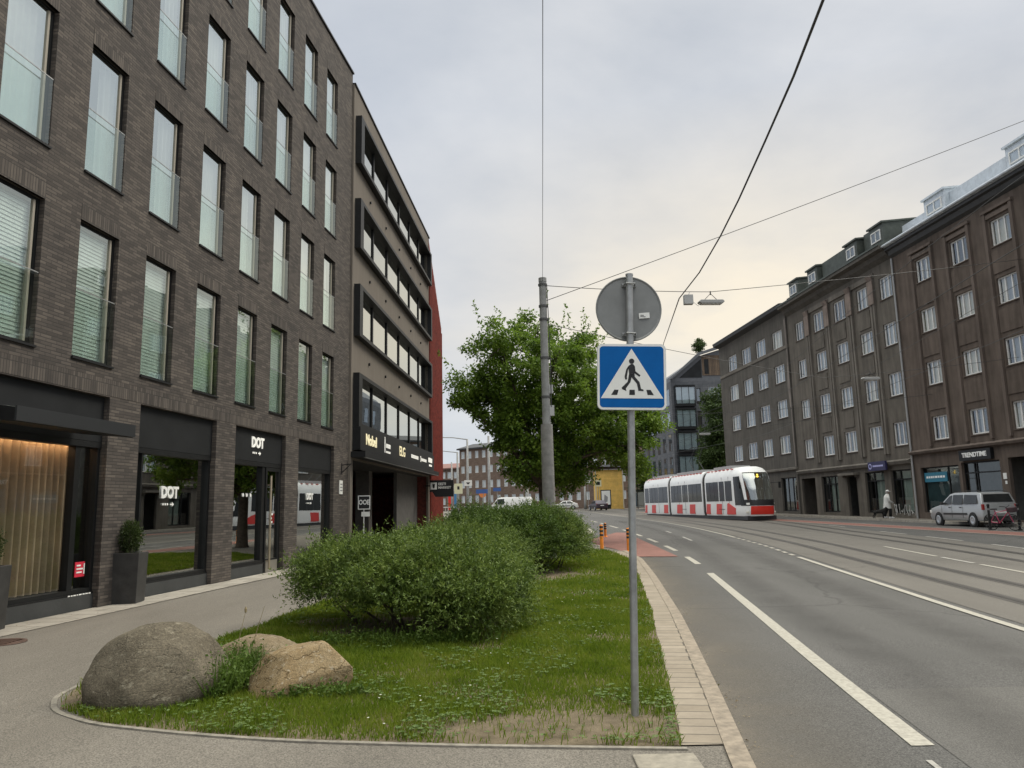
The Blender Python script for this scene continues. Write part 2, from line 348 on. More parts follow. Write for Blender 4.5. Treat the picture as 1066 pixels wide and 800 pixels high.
# ------------------------------------------------------------------ ground
ASPH = asphalt('road_asphalt', (.076, .0735, .070), (.104, .100, .096), .3, .6, .62)
TRACKA = asphalt('track_paving', (.108, .099, .087), (.140, .129, .114), .3, .35)
PATHA = asphalt('path_asphalt', (.138, .124, .105), (.185, .167, .143), .5, .52, 1.)
GROUNDA = asphalt('ground_grey', (.10, .095, .088), (.13, .12, .11), .1, .3)
REDA = asphalt('red_asphalt', (.185, .092, .076), (.245, .120, .098), .6, .3)
SLABS = None
def slabmat(name, c1, c2, mor, bw, rh, ms):
    m = bpy.data.materials.new(name); m.use_nodes = True; N = m.node_tree.nodes; L = m.node_tree.links; b = N['Principled BSDF']; b.inputs['Roughness'].default_value = .88
    tc = N.new('ShaderNodeTexCoord'); mp = N.new('ShaderNodeMapping'); L.new(tc.outputs['Object'], mp.inputs[0]); mp.inputs['Rotation'].default_value = (0, 0, R(8))
    br = N.new('ShaderNodeTexBrick'); L.new(mp.outputs[0], br.inputs['Vector']); br.offset = .5
    br.inputs['Scale'].default_value = 1; br.inputs['Mortar Size'].default_value = ms; br.inputs['Brick Width'].default_value = bw; br.inputs['Row Height'].default_value = rh
    br.inputs['Color1'].default_value = (*c1, 1); br.inputs['Color2'].default_value = (*c2, 1); br.inputs['Mortar'].default_value = (*mor, 1)
    n = N.new('ShaderNodeTexNoise'); n.inputs['Scale'].default_value = 2.5; n.inputs['Detail'].default_value = 9; n.inputs['Roughness'].default_value = .75; L.new(tc.outputs['Object'], n.inputs['Vector'])
    r = N.new('ShaderNodeValToRGB'); r.color_ramp.elements[0].position = .3; r.color_ramp.elements[1].position = .7; r.color_ramp.elements[0].color = (.72, .71, .69, 1); r.color_ramp.elements[1].color = (1.12, 1.12, 1.1, 1); L.new(n.outputs['Fac'], r.inputs['Fac'])
    mx = N.new('ShaderNodeMix'); mx.data_type = 'RGBA'; mx.blend_type = 'MULTIPLY'; mx.inputs['Factor'].default_value = 1; L.new(br.outputs['Color'], mx.inputs['A']); L.new(r.outputs['Color'], mx.inputs['B']); L.new(mx.outputs['Result'], b.inputs['Base Color'])
    bp = N.new('ShaderNodeBump'); bp.invert = True; bp.inputs['Strength'].default_value = .6; bp.inputs['Distance'].default_value = .01; L.new(br.outputs['Fac'], bp.inputs['Height']); L.new(bp.outputs['Normal'], b.inputs['Normal'])
    MATS[name] = m; return m
SLAB = slabmat('pale_slabs', (.30, .275, .235), (.37, .34, .295), (.12, .11, .095), .6, .4, .008)
PAVER = slabmat('kerb_pavers', (.245, .205, .155), (.30, .255, .20), (.11, .095, .075), 1.2, .2, .009)
KERBM = mat('granite_kerb', (.235, .195, .148), .85, var=.32, vscale=11, bump=.3, bscale=30)
CONC = mat('concrete_edging', (.30, .275, .235), .9, var=.25, vscale=5, bump=.2)
SOIL = mat('bare_soil', (.10, .072, .044), .95, col2=(.165, .125, .08), vscale=7, bump=.6, bscale=40, detail=8)
LINE = mat('road_paint', (.41, .385, .325), .8, col2=(.25, .235, .20), vscale=22, detail=9, bump=.1)
LINEW = mat('worn_road_paint', (.42, .40, .36), .8, col2=(.22, .21, .19), vscale=6, detail=9)
RAILJ = asphalt('rail_joint_asphalt', (.056, .052, .047), (.078, .072, .066), .8, .35, 1.)
RAIL = mat('rail_steel', (.055, .05, .045), .45, .5, var=.3, vscale=2)

GY = ramp(-60, 0, 10) + ramp(1.5, 75, 1.5) + ramp(80, 130, 5) + [160, 220, 400, 900]
gx = [-900, -300, -120, -60, -30, -15] + ramp(-10, 30, 1.0) + [40, 60, 120, 300, 900]
g = MB(); g.add([(x, y, terr(x, y) - .16) for y in GY for x in gx], [(j * len(gx) + i, j * len(gx) + i + 1, (j + 1) * len(gx) + i + 1, (j + 1) * len(gx) + i) for j in range(len(GY) - 1) for i in range(len(gx) - 1)])
struct(g.build('ground', GROUNDA, smooth=True, fix=False))
strip('road', YS, K, KR, 14, -.08, ASPH)
strip('track_bed', YS, lambda y: S(y) + .22, lambda y: max(S(y) + 6.9, T(y) + 1.35), 10, -.074, TRACKA)
strip('bike_lane', ramp(-40, 90, 1.5), lambda y: KR(y) - 4.75, lambda y: KR(y) - 3.15, 2, -.070, REDA)
strip('bike_lane_border', ramp(-40, 90, 1.5), lambda y: KR(y) - 4.9, lambda y: KR(y) - 4.78, 1, -.066, LINE)
strip('bike_lane_border', ramp(-40, 90, 1.5), lambda y: KR(y) - 3.2, lambda y: KR(y) - 3.1, 1, -.064, LINEW)
strip('sidewalk_opposite', ramp(-40, 84, 1.5), lambda y: KR(y) + .15, lambda y: FR(y) + .3, 3, .05, PATHA)
def kerb(name, ys, fx, w, top, bot, m, side=-1):
    V = []; F = []
    for y in ys:
        x = fx(y); z = terr(x, y); V += [(x, y, z + bot), (x, y, z + top), (x + side * w, y, z + top), (x + side * w, y, z + bot)]
    for j in range(len(ys) - 1):
        a = j * 4
        for q in range(3): F.append((a + q, a + q + 1, a + q + 5, a + q + 4))
    F += [(0, 1, 2, 3)]; b = MB(); b.add(V, F); return struct(b.build(name, m, fix=True))
kerb('kerb', [y for y in YS if 0 <= y <= 24.8] + [24.9], K, .14, .012, -.12, KERBM)
kerb('kerb', [y for y in YS if y >= 26.8 and y < 130], K, .14, .012, -.12, CONC)
kerb('kerb_opposite', ramp(-40, 84, 1.5), KR, .15, .056, -.12, CONC, side=1)
# footpath on the near side (under lawn and pavers too)
strip('footpath', [y for y in YS if y <= 130], lambda y: FL(min(y, 60)) - .4 if y < 60 else FL(60) - 30, lambda y: K(y) - .13, 12, -.004, PATHA)
strip('shopfront_slabs', ramp(-12, 26, 1.), lambda y: FL(y) - .05, lambda y: FL(y) + .68, 2, .004, SLAB)
PX = [(5.43, 1.06), (5.47, 1.09), (7.41, 1.38), (9.87, 1.72), (11.65, 1.98), (16.8, 2.62), (20, 2.98), (22.3, 3.1), (24.3, 3.05), (25.5, 2.75), (26.8, 2.3)]
def PI_(y): return float(np.interp(y, [a for a, b in PX], [b for a, b in PX]))
strip('kerb_pavers', ramp(5.45, 24.5, .4), PI_, lambda y: K(y) - .135, 2, .006, PAVER)
# tactile slab by the crossing
ts = MB(); ts.box(.72, 4.72, -.01, 1.12, 5.27, .012)
struct(ts.build('tactile_slab', mat('tactile_concrete', (.255, .23, .185), .9, var=.2, vscale=14, bump=.3), bevel=.01))
pb = MB(); pts = [(3.41, 26.9), (3.62, 23.25), (4.75, 23.0), (5.5, 39.0), (5.1, 39.5), (4.15, 36.5), (3.2, 33.5), (3.0, 29.5)]
pb.add([(x, y, terr(x, y) - .066) for x, y in pts], [tuple(range(len(pts)))]); struct(pb.build('bike_path', REDA, fix=False))
LP = [(-4.16, 7.7), (-4.10, 7.25), (-3.85, 6.78), (-3.3, 6.36), (-2.5, 6.05), (-1.65, 5.8), (-.4, 5.6), (1.05, 5.43)] + [(x, y) for y, x in PX[1:]] + [(1.2, 27.6), (-.6, 28), (-2.2, 27), (-2.6, 22), (-3.05, 17), (-3.45, 13.7), (-3.72, 10.6), (-3.95, 9.2)]
def inpoly(x, y, P=np.array(LP)):
    c = np.zeros(len(x), bool); n = len(P)
    for i in range(n):
        x1, y1 = P[i]; x2, y2 = P[(i + 1) % n]
        m = ((y1 > y) != (y2 > y)); c ^= m & (x < (x2 - x1) * (y - y1) / ((y2 - y1) if y2 != y1 else 1e-9) + x1)
    return c
def lawnspan(y):
    xs = []; n = len(LP)
    for i in range(n):
        (x1, y1), (x2, y2) = LP[i], LP[(i + 1) % n]
        if (y1 > y) != (y2 > y): xs.append(x1 + (x2 - x1) * (y - y1) / (y2 - y1))
    return min(xs), max(xs)
ly = ramp(5.46, 6.9, .06) + ramp(7.0, 27.9, .45)
LAWN = mat('lawn_earth', (.082, .062, .034), .95, col2=(.165, .128, .080), vscale=6, bump=.5, bscale=60, detail=9)
strip('lawn_ground', ly, lambda y: lawnspan(y)[0], lambda y: lawnspan(y)[1], 16, .000, LAWN)
# bare soil patches
def patch(name, cx, cy, rx, ry, off, seed):
    n = 36; V = [(cx, cy, terr(cx, cy) + off)]
    for k in range(n):
        a = 2 * math.pi * k / n; q = 1 + .35 * noise.noise((math.cos(a) * 1.5 + seed, math.sin(a) * 1.5, seed)); V.append((cx + rx * q * math.cos(a), cy + ry * q * math.sin(a), terr(cx, cy) + off))
    b = MB(); b.add(V, [(0, k + 1, (k + 1) % n + 1) for k in range(n)]); return struct(b.build(name, SOIL, fix=False))
patch('soil_patch', -3.76, 7.08, .19, .30, .004, 2.2)
patch('soil_patch', -2.9, 11.6, .35, .35, .004, 6.2)
patch('soil_patch', -1.6, 11.3, 1.3, 1.0, .003, 9.2)
# thin concrete edging round the lawn tip
eg = [(-3.72, 10.6), (-3.95, 9.2), (-4.17, 7.8), (-4.14, 7.2), (-3.88, 6.73), (-3.32, 6.31), (-2.5, 6.0), (-1.65, 5.75), (-.4, 5.55), (1.10, 5.38)]
eb = MB()
def ribbon(b, pts, w, z0, z1):
    P = [Vector((x, y, 0)) for x, y in pts]; V = []
    for i, p in enumerate(P):
        d = (P[min(i + 1, len(P) - 1)] - P[max(i - 1, 0)]).normalized(); nrm = Vector((-d.y, d.x, 0)) * w / 2; t = terr(p.x, p.y)
        a, c = p + nrm, p - nrm; V += [(a.x, a.y, t + z0), (a.x, a.y, t + z1), (c.x, c.y, t + z1), (c.x, c.y, t + z0)]
    F = []
    for j in range(len(P) - 1):
        k = j * 4
        for q in range(3): F.append((k + q, k + q + 1, k + q + 5, k + q + 4))
    b.add(V, F)
eg = [tuple(p) for p in np.array([[np.interp(t, np.arange(len(eg)), [q[i] for q in eg]) for i in (0, 1)] for t in np.linspace(0, len(eg) - 1, 90)])]
k_ = np.ones(7) / 7; ea = np.array(eg); ea[3:-3] = np.stack([np.convolve(ea[:, i], k_, mode='valid') for i in (0, 1)], 1); eg = [tuple(p) for p in ea]
ribbon(eb, eg, .045, -.03, .009); struct(eb.build('lawn_edging', mat('old_concrete_edging', (.22, .20, .165), .9, var=.35, vscale=9, bump=.2)))
# road paint
def paint(name, pts, off, m):
    b = MB(); b.add([(x, y, terr(x, y) + off) for x, y in pts], [tuple(range(len(pts)))]); return struct(b.build(name, m, fix=False))
def dashline(fx, w, segs, off, m, name='road_marking'):
    for a, c in segs:
        ys = ramp(a, c, 1.5)
        strip(name, ys, lambda y: fx(y) - w / 2, lambda y: fx(y) + w / 2, 1, off, m)
DL = curve([(0, 2.05), (5.6, 2.76), (18, 4.42), (20.4, 4.74), (25.5, 5.22), (30.4, 5.5), (35.4, 5.72), (45.4, 5.98), (57, 6.0), (90, 5.5), (130, 4.0)])
dashline(DL, .16, [(5.6, 18), (20.4, 22.9), (25.5, 28.2), (30.4, 33.3), (35.4, 38.1), (41.5, 43), (45.5, 49.5), (53, 55), (57, 61), (66, 70)], -.074, LINE)
dashline(S, .13, [(-40, 21.9)], -.068, LINE)
dashline(S, .12, [(a, a + .55) for a in np.arange(22.5, 32, 1.0)], -.068, LINE)
dashline(S, .13, [(32.5, 120)], -.068, LINE)
CL = lambda y: S(y) + 3.52
dashline(CL, .11, [(6, 12), (16.2, 18.6), (21.1, 25.3)], -.066, LINE)
dashline(CL, .11, [(18.9, 20.8)], -.066, LINEW)
dashline(lambda y: S(y) + 6.95 if y < 40 else T(y) + 1.5, .11, [(16, 19), (22.2, 25.2), (27.3, 30.3), (32.1, 35), (40, 43)], -.066, LINEW)
dashline(lambda y: S(y) - 2.0, .1, [(31, 34), (38, 40)], -.073, LINEW)
for base in (lambda y: S(y) + 1.78, T):
    for o in (-.535, .535):
        strip('rail_joint', [y for y in YS if y <= 200], lambda y: base(y) + o - .15, lambda y: base(y) + o + .15, 1, -.0705, RAILJ)
        strip('tram_rail', [y for y in YS if y <= 200], lambda y: base(y) + o - .045, lambda y: base(y) + o + .045, 1, -.067, RAIL)
seam = paint('road_marking', [(2.66, 5.3), (2.62, 5.3), (2.15, 1.0), (2.2, 1.0)], -.074, LINEW)
seam2 = strip('asphalt_patch', ramp(-6, 7.2, .8), lambda y: DL(y) + .12, lambda y: S(y) - .1, 4, -.0765, asphalt('asphalt_lighter', (.092, .088, .082), (.112, .107, .10), .3, .42))
# sandy dust along the kerb, fading out over the lane
def dustmat():
    m = bpy.data.materials.new('gutter_dust'); m.use_nodes = True; N = m.node_tree.nodes; L = m.node_tree.links; b = N['Principled BSDF']; b.inputs['Base Color'].default_value = (.175, .152, .120, 1); b.inputs['Roughness'].default_value = .95
    t = N.new('ShaderNodeBsdfTransparent'); at_ = N.new('ShaderNodeAttribute'); at_.attribute_name = 'cover'; tc = N.new('ShaderNodeTexCoord')
    n = N.new('ShaderNodeTexNoise'); n.inputs['Scale'].default_value = 30; n.inputs['Detail'].default_value = 8; n.inputs['Roughness'].default_value = .8; L.new(tc.outputs['Object'], n.inputs['Vector'])
    n2 = N.new('ShaderNodeTexNoise'); n2.inputs['Scale'].default_value = 1.4; n2.inputs['Detail'].default_value = 5; L.new(tc.outputs['Object'], n2.inputs['Vector'])
    a = N.new('ShaderNodeMath'); a.operation = 'MULTIPLY'; L.new(n.outputs['Fac'], a.inputs[0]); L.new(n2.outputs['Fac'], a.inputs[1])
    c = N.new('ShaderNodeMath'); c.operation = 'MULTIPLY'; c.use_clamp = True; L.new(a.outputs[0], c.inputs[0]); L.new(at_.outputs['Fac'], c.inputs[1])
    x = N.new('ShaderNodeMixShader'); L.new(c.outputs[0], x.inputs[0]); L.new(t.outputs[0], x.inputs[1]); L.new(b.outputs[0], x.inputs[2]); L.new(x.outputs[0], N['Material Output'].inputs[0]); return m
du = strip('road_dust', ramp(0, 23, 1), K, lambda y: K(y) + 1.15, 5, -.0755, dustmat())
at_ = du.data.attributes.new('cover', 'FLOAT', 'POINT')
for i in range(len(du.data.vertices)): at_.data[i].value = 2.2 * (1 - (i % 6) / 5) ** 1.5
def trackmat():
    m = dustmat(); m.name = 'tyre_polish'; m.node_tree.nodes['Principled BSDF'].inputs['Base Color'].default_value = (.055, .051, .046, 1); m.node_tree.nodes['Principled BSDF'].inputs['Roughness'].default_value = .6; return m
TM = trackmat()
for o_ in (-2.35, -.95):
    tk = strip('tyre_track', ramp(-10, 60, 2), lambda y: S(y) + o_ - .42, lambda y: S(y) + o_ + .42, 4, -.0725, TM); at_ = tk.data.attributes.new('cover', 'FLOAT', 'POINT')
    for i in range(len(tk.data.vertices)): at_.data[i].value = [0, .6, .9, .6, 0][i % 5]
# dry leaves and grit lying about
n_ = 260; q1 = rng.random(n_); yy_ = rng.uniform(3.2, 13, n_)
xx_ = np.where(q1 < .45, np.array([K(float(y)) for y in yy_]) + rng.exponential(.12, n_) + .02, np.where(q1 < .75, np.array([FL(float(y)) for y in yy_]) + rng.exponential(.25, n_) + .05, rng.uniform(-5.5, 1, n_)))
ok_ = ~((q1 >= .75) & (yy_ > 5.3)); xx_, yy_, q1 = xx_[ok_], yy_[ok_], q1[ok_]; n_ = len(xx_)
zz_ = np.array([terr(float(a), float(b)) for a, b in zip(xx_, yy_)]) + np.where(q1 < .45, -.068, .010)
aa_ = rng.uniform(0, 6.28, n_)
lt_ = npmesh('leaf_litter', leaves(np.stack([xx_, yy_, zz_], 1), np.stack([np.cos(aa_), np.sin(aa_), rng.uniform(0, .3, n_)], 1), rng.uniform(.012, .035, n_), rng.uniform(.008, .02, n_), 2.), 4, leafmat('dry_leaf', [(.07, .05, .03), (.14, .10, .05), (.22, .18, .11), (.08, .09, .03)], .1)); lt_['kind'] = 'stuff'
# iron cover in the path
dc = MB(); dc.lathe([(0, .004), (.23, .004), (.25, .010), (.28, .010), (.285, .0)], 28)
for k in range(6): dc.box(-.16, -.19 + k * .07, .006, .16, -.155 + k * .07, .014)
dr = dc.build('drain_cover', mat('rusty_iron', (.10, .06, .045), .7, .3, var=.3, vscale=9), loc=(-6.30, 9.72, terr(-6.3, 9.72)))
tag(dr, 'round rusty iron drain cover set in the asphalt path', 'drain cover')
# ------------------------------------------------------------------ facade helpers (local x along the facade, z up; s = outward sign of local y)
def wall_mesh(u0, u1, z0, z1, ops, depth, s, D, mi_rev=0):
    """front with real openings + reveals, ends, back and roof"""
    us = sorted({u0, u1, *[o[0] for o in ops], *[o[1] for o in ops]}); zs = sorted({z0, z1, *[o[2] for o in ops], *[o[3] for o in ops]})
    b = MB()
    for i in range(len(us) - 1):
        for j in range(len(zs) - 1):
            cu, cz = (us[i] + us[i + 1]) / 2, (zs[j] + zs[j + 1]) / 2
            if any(o[0] < cu < o[1] and o[2] < cz < o[3] for o in ops): continue
            b.quad((us[i], 0, zs[j]), (us[i + 1], 0, zs[j]), (us[i + 1], 0, zs[j + 1]), (us[i], 0, zs[j + 1]))
    y = -s * depth
    for a, c, e, f in ops:
        b.quad((a, 0, e), (a, y, e), (a, y, f), (a, 0, f)); b.quad((c, 0, e), (c, y, e), (c, y, f), (c, 0, f))
        b.quad((a, 0, f), (c, 0, f), (c, y, f), (a, y, f)); b.quad((a, 0, e), (c, 0, e), (c, y, e), (a, y, e))
    Y = -s * D
    b.quad((u0, 0, z0), (u0, Y, z0), (u0, Y, z1), (u0, 0, z1)); b.quad((u1, 0, z0), (u1, Y, z0), (u1, Y, z1), (u1, 0, z1))
    b.quad((u0, Y, z0), (u1, Y, z0), (u1, Y, z1), (u0, Y, z1)); b.quad((u0, 0, z1), (u1, 0, z1), (u1, Y, z1), (u0, Y, z1))
    return b
def frame_mesh(w, h, t, y0, y1, mull=(), trans=()):
    """window frame of bar t, from x 0..w, z 0..h"""
    b = MB(); b.box(0, y0, 0, t, y1, h); b.box(w - t, y0, 0, w, y1, h); b.box(t, y0, 0, w - t, y1, t); b.box(t, y0, h - t, w - t, y1, h)
    e = .003
    for x in mull: b.box(x - t * .45, y0 + e, t, x + t * .45, y1 - e, h - t)
    for z in trans: b.box(t, y0 + 2 * e, z - t * .45, w - t, y1 - 2 * e, z + t * .45)
    return b
def drape(w, h, y, amp=.035, n=None, seed=0):
    n = n or int(w / .025); rr = random.Random(seed); b = MB(); V = []
    ph = rr.random() * 6; fr = 2 * math.pi / rr.uniform(.11, .16)
    for i in range(n + 1):
        x = w * i / n; yy = y + amp * math.sin(fr * x + ph + 1.2 * math.sin(3 * x)); V += [(x, yy, 0), (x, yy, h)]
    b.add(V, [(2 * i, 2 * i + 2, 2 * i + 3, 2 * i + 1) for i in range(n)]); return b
def rot_out(s): return (R(90), 0, 0) if s < 0 else (R(90), 0, R(180))

# ================================================================== the brick hotel
LA = math.atan2(1, .112); s = -1          # local +y points into the building
hotel = thing('brick_hotel', 'dark brown brick hotel with rows of tall windows and shop windows below', 'building', (FL(19.5), 19.5, 0), LA)
cols = [4.78 - 1.866 * k for k in range(0, 13)]          # right edges of the window columns
sills = [(4.15, 6.46), (7.32, 9.62), (10.46, 12.77), (13.64, 15.95)]
WD, WH = 1.03, 2.31
ops = [(c - WD, c, a, a + WH) for c in cols for a, b_ in sills]
shops = [(2.03, 4.93), (-1.74, 1.14), (-5.5, -2.64), (-9.28, -6.40), (-13.05, -10.17)]
ops += [(a, b_, .03, 3.62) for a, b_ in shops]
wall_mesh(-18, 6.33, -.2, 17.25, ops, .15, s, 13).build('wall', BRICK, hotel)
sb = MB()     # soldier courses over openings
for c in cols:
    for a, b_ in sills: sb.box(c - WD, -.004, a + WH, c, .05, a + WH + .28)
sb.box(-17.9, -.005, 3.64, 6.3, .05, 3.92)
build_each(sb, 'soldier_course', BRICKV, hotel)
cp = MB(); cp.box(-18.02, -.05, 17.25, 6.36, .5, 17.31); cp.build('roof_coping', BLACKM, hotel)
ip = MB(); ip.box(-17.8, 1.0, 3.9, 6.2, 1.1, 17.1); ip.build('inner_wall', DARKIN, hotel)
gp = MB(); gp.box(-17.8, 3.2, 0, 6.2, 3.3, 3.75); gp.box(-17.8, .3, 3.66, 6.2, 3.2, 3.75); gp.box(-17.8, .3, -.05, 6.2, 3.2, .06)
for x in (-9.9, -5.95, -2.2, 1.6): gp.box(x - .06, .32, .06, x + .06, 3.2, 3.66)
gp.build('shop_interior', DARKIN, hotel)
# one window
w0 = frame_mesh(WD, WH, .05, .085, .145).build('window', BLACKM, hotel)
cs = MB(); cs.box(WD - .14, .078, .05, WD - .095, .14, WH - .052); cs.box(.05, .112, WH - .11, WD - .142, .145, WH - .052); cs.build('casing', mat('taupe_casing', (.30, .27, .22), .6), w0)
pn = MB(); pn.quad((.05, .10, .05), (WD - .05, .10, .05), (WD - .05, .10, WH - .05), (.05, .10, WH - .05)); pn.build('pane', HOTELG, w0)
bl = MB(); bl.quad((.012, .012, .02), (WD - .012, .012, .02), (WD - .012, .012, 1.12), (.012, .012, 1.12)); bl.build('balustrade', BALG, w0)
bm_ = MB(); bm_.box(.012, .006, 1.12, WD - .012, .018, 1.135); bm_.build('rail', STEEL, w0)
si = MB(); si.box(-.015, -.035, -.035, WD + .015, .084, 0.0); si.build('sill', BLACKM, w0)
dr_a = drape(WD * .45, WH - .1, .24, seed=1); dr_b = drape(WD * .30, WH - .1, .24, seed=2); dr_c = drape(WD * .92, WH - .1, .20, amp=.02, seed=3)
dr_d = drape(WD * .66, WH - .1, .21, amp=.03, seed=6); tmpl = {}
def curtain(parent, kind):
    if kind == 0: return
    nm = {1: dr_a, 2: dr_b, 3: dr_c, 5: dr_d}.get(kind)
    if kind == 4:
        if 'bl' not in tmpl:
            b = MB()
            for k in range(34): b.add([(.06, .165, .06 + k * .064), (WD - .06, .165, .06 + k * .064), (WD - .06, .178, .126 + k * .064), (.06, .178, .126 + k * .064)], [(0, 1, 2, 3)])
            o = b.build('blind', BLIND, parent, fix=False); tmpl['bl'] = o.data; return
        o = bpy.data.objects.new('blind', tmpl['bl']); COL.objects.link(o); o.parent = parent; return
    if kind not in tmpl: o = nm.build('curtain', CURT, parent, smooth=True, fix=False); tmpl[kind] = o.data
    else: o = bpy.data.objects.new('curtain', tmpl[kind]); COL.objects.link(o); o.parent = parent
    o.location = {1: (WD * .55, 0, .05), 2: (.06, 0, .05), 3: (.04, 0, .05), 5: (.10, 0, .05)}[kind]
LOWPANE = w0.children[0].data.copy()
for ch in w0.children:
    if ch.name.startswith('pane'): LOWPANE = ch.data.copy()
LOWPANE.materials.clear(); LOWPANE.materials.append(HOTELG2); PANED = [ch.data for ch in w0.children if ch.name.startswith('pane')][0]
rr = random.Random(5); first = True
for k, c in enumerate(cols):
    for f, (a, b_) in enumerate(sills):
        if first: o = w0; first = False
        else:
            o = w0.copy(); COL.objects.link(o); o.parent = hotel
            for ch in w0.children:
                if ch.name.split('.')[0] in ('curtain', 'blind'): continue
                d = ch.copy(); COL.objects.link(d); d.parent = o
                if d.name.startswith('pane'): d.data = PANED
        o.location = (c - WD, 0, a)
        if f == 0:
            for ch in o.children:
                if ch.name.startswith('pane'):
                    ch.data = LOWPANE
        curtain(o, 4 if f == 0 else rr.choice([1, 3, 3, 3, 5, 1, 3]))
# shop fronts
def dotlogo(parent, u, z, h, y, m, full=True):
    e = bpy.data.objects.new('logo', None)
    t = text('DOT', h * .86, m, parent, (u, y, z), (R(90), 0, 0), bold=.011 * h / .3, name='logo', sx=.92)
    b = MB(); q = h * .11; zz = z - h * .62
    for i in range(3): b.lathe([(0, -.004), (q * .6, -.004), (q * .6, .004), (0, .004)], 8, (u - h * .62 + i * q * 2.0, y, zz), 'Y')
    x = u + h * .22
    b.prism([(x - q, zz - q * .35), (x + q * .6, zz - q * .35), (x + q * .6, zz - q * 1.1), (x + q * 2.2, zz), (x + q * .6, zz + q * 1.1), (x + q * .6, zz + q * .35), (x - q, zz + q * .35)], 'y', y - .004, y + .004)
    build_each(b, 'logo_mark', m, parent)
for i, (a, b_) in enumerate(shops):
    w = b_ - a
    fr = MB(); fr.box(a, .10, .36, a + .07, .26, 2.82); fr.box(b_ - .07, .12, .36, b_, .26, 2.82); fr.box(a + .07, .12, .36, b_ - .07, .26, .43); fr.box(a + .002, .10, 2.74, b_ - .002, .262, 2.84); fr.box(a, .095, .335, b_, .258, .36)
    if i in (2, 3): fr.box(b_ - .62 if i == 3 else a + .32, .125, .43, b_ - .50 if i == 3 else a + .37, .255, 2.74)
    if i == 1: fr.box(b_ - 1.13, .122, .43, b_ - .98, .258, 2.74)
    f = fr.build('shop_window', BLACKM, hotel)
    p = MB(); p.quad((a + .06, .2, .4), (b_ - .06, .2, .4), (b_ - .06, .2, 2.78), (a + .06, .2, 2.78)); p.build('pane', SHOPG if i != 3 else glass('clear_shop_glass', .10, .55, (.85, .85, .82)), f)
    fa = MB(); fa.box(a + .003, .10, 2.845, b_ - .003, .255, 3.617); fas = fa.build('fascia', PANEL, hotel)
    pl = MB(); pl.box(a + .003, .09, .0, b_ - .003 - (1.02 if i == 1 else 0), .25, .334); pl.build('plinth', PLINTH, hotel)
    if i == 2: dotlogo(f, a + 1.42, 2.02, .36, .185, VINYL)
    if i == 0: dotlogo(f, a + 1.38, 2.02, .30, .185, VINYL)
    if i == 1:
        dotlogo(fas, a + 1.36, 3.30, .40, .085, LETW)
        dt = MB()
        for k in range(3): dt.lathe([(0, -.003), (.045, -.003), (.045, .003), (0, .003)], 10, (a + .86 + .2 * k, .186, 2.02), 'Y')
        dt.build('vinyl_dots', VINYL, f)
        d = frame_mesh(.86, 2.66, .085, .10, .17).build('door', BLACKM, hotel, loc=(b_ - .95, 0, .07))
        q = MB(); q.quad((.07, .135, .07), (.79, .135, .07), (.79, .135, 2.6), (.07, .135, 2.6)); q.build('pane', SHOPG, d)
        hd = MB(); hd.tube([(.13, .02, .12), (.13, .02, 2.45)], .028, 10); hd.box(.115, .02, .3, .145, .11, .33); hd.box(.115, .02, 2.2, .145, .11, 2.23); hd.build('handle', mat('brushed_brass', (.55, .46, .33), .35, .8), d)
        kp = MB(); kp.box(.08, .09, .02, .78, .098, .32); kp.build('kick_plate', mat('brushed_steel', (.42, .40, .36), .4, .8), d)
        vb = MB()
        for k, ww in enumerate((.10, .16, .12, .18)): vb.box(.36, .130, 1.15 + .1 * k, .36 + ww, .133, 1.2 + .1 * k)
        vb.build('opening_hours', VINYL, d)
# warm-lit curtain in the near shop window
a, b_ = shops[3]
LITC = mat('taupe_drape', (.42, .34, .24), .85, var=.2, vscale=2)
o = drape(2.55, 2.42, .50, amp=.07, n=190, seed=8).build('window_drape', LITC, hotel, smooth=True, loc=(a + .04, 0, .42), fix=False)
st = MB(); st.box(a + .05, .38, 2.815, b_ - .35, .41, 2.83); st.build('light_strip', mat('warm_led', (1, .6, .3), .5, emit=(1, .60, .32), estr=30), hotel)
pe = MB(); pe.box(a + .02, .30, 2.86, b_ - .02, .95, 2.88); pe.build('pelmet', DARKIN, hotel)
stk = MB(); stk.box(b_ - .36, .188, .62, b_ - .12, .194, .86); sk = stk.build('sticker', mat('red_sticker', (.62, .03, .06), .5), hotel)
t2 = MB()
for k, ww in enumerate((.10, .16, .13)): t2.box(b_ - .33, .180, .79 - .055 * k, b_ - .33 + ww, .186, .815 - .055 * k)
t2.box(b_ - .155, .180, .66, b_ - .13, .186, .83)
t2.build('sticker_print', VINYL, sk)
vt = MB(); xx = b_ - .62
for ww in (.05, .04, .06, .03, .07, .05, .06, .05): vt.box(xx, .088, .338, xx + ww, .094, .355); xx += ww + .02
vt.build('sill_print', VINYL, hotel)
# canopy over the near shop window
aw = thing('entrance_canopy', 'flat black metal canopy over the curtained shop window of the brick hotel', 'canopy', (FL(19.5), 19.5, 0), LA)
cb = MB(); cb.prism([(-.012, 2.92), (-.90, 2.83), (-.90, 3.02), (-.012, 3.16)], 'x', -9.63, -7.08); cb.build('canopy_slab', BLACKM, aw, bevel=.01)
ce = MB(); ce.box(-9.64, -.93, 2.84, -7.07, -.903, 3.035); ce.build('gutter', mat('dark_zinc', (.05, .052, .055), .4, .5), aw)
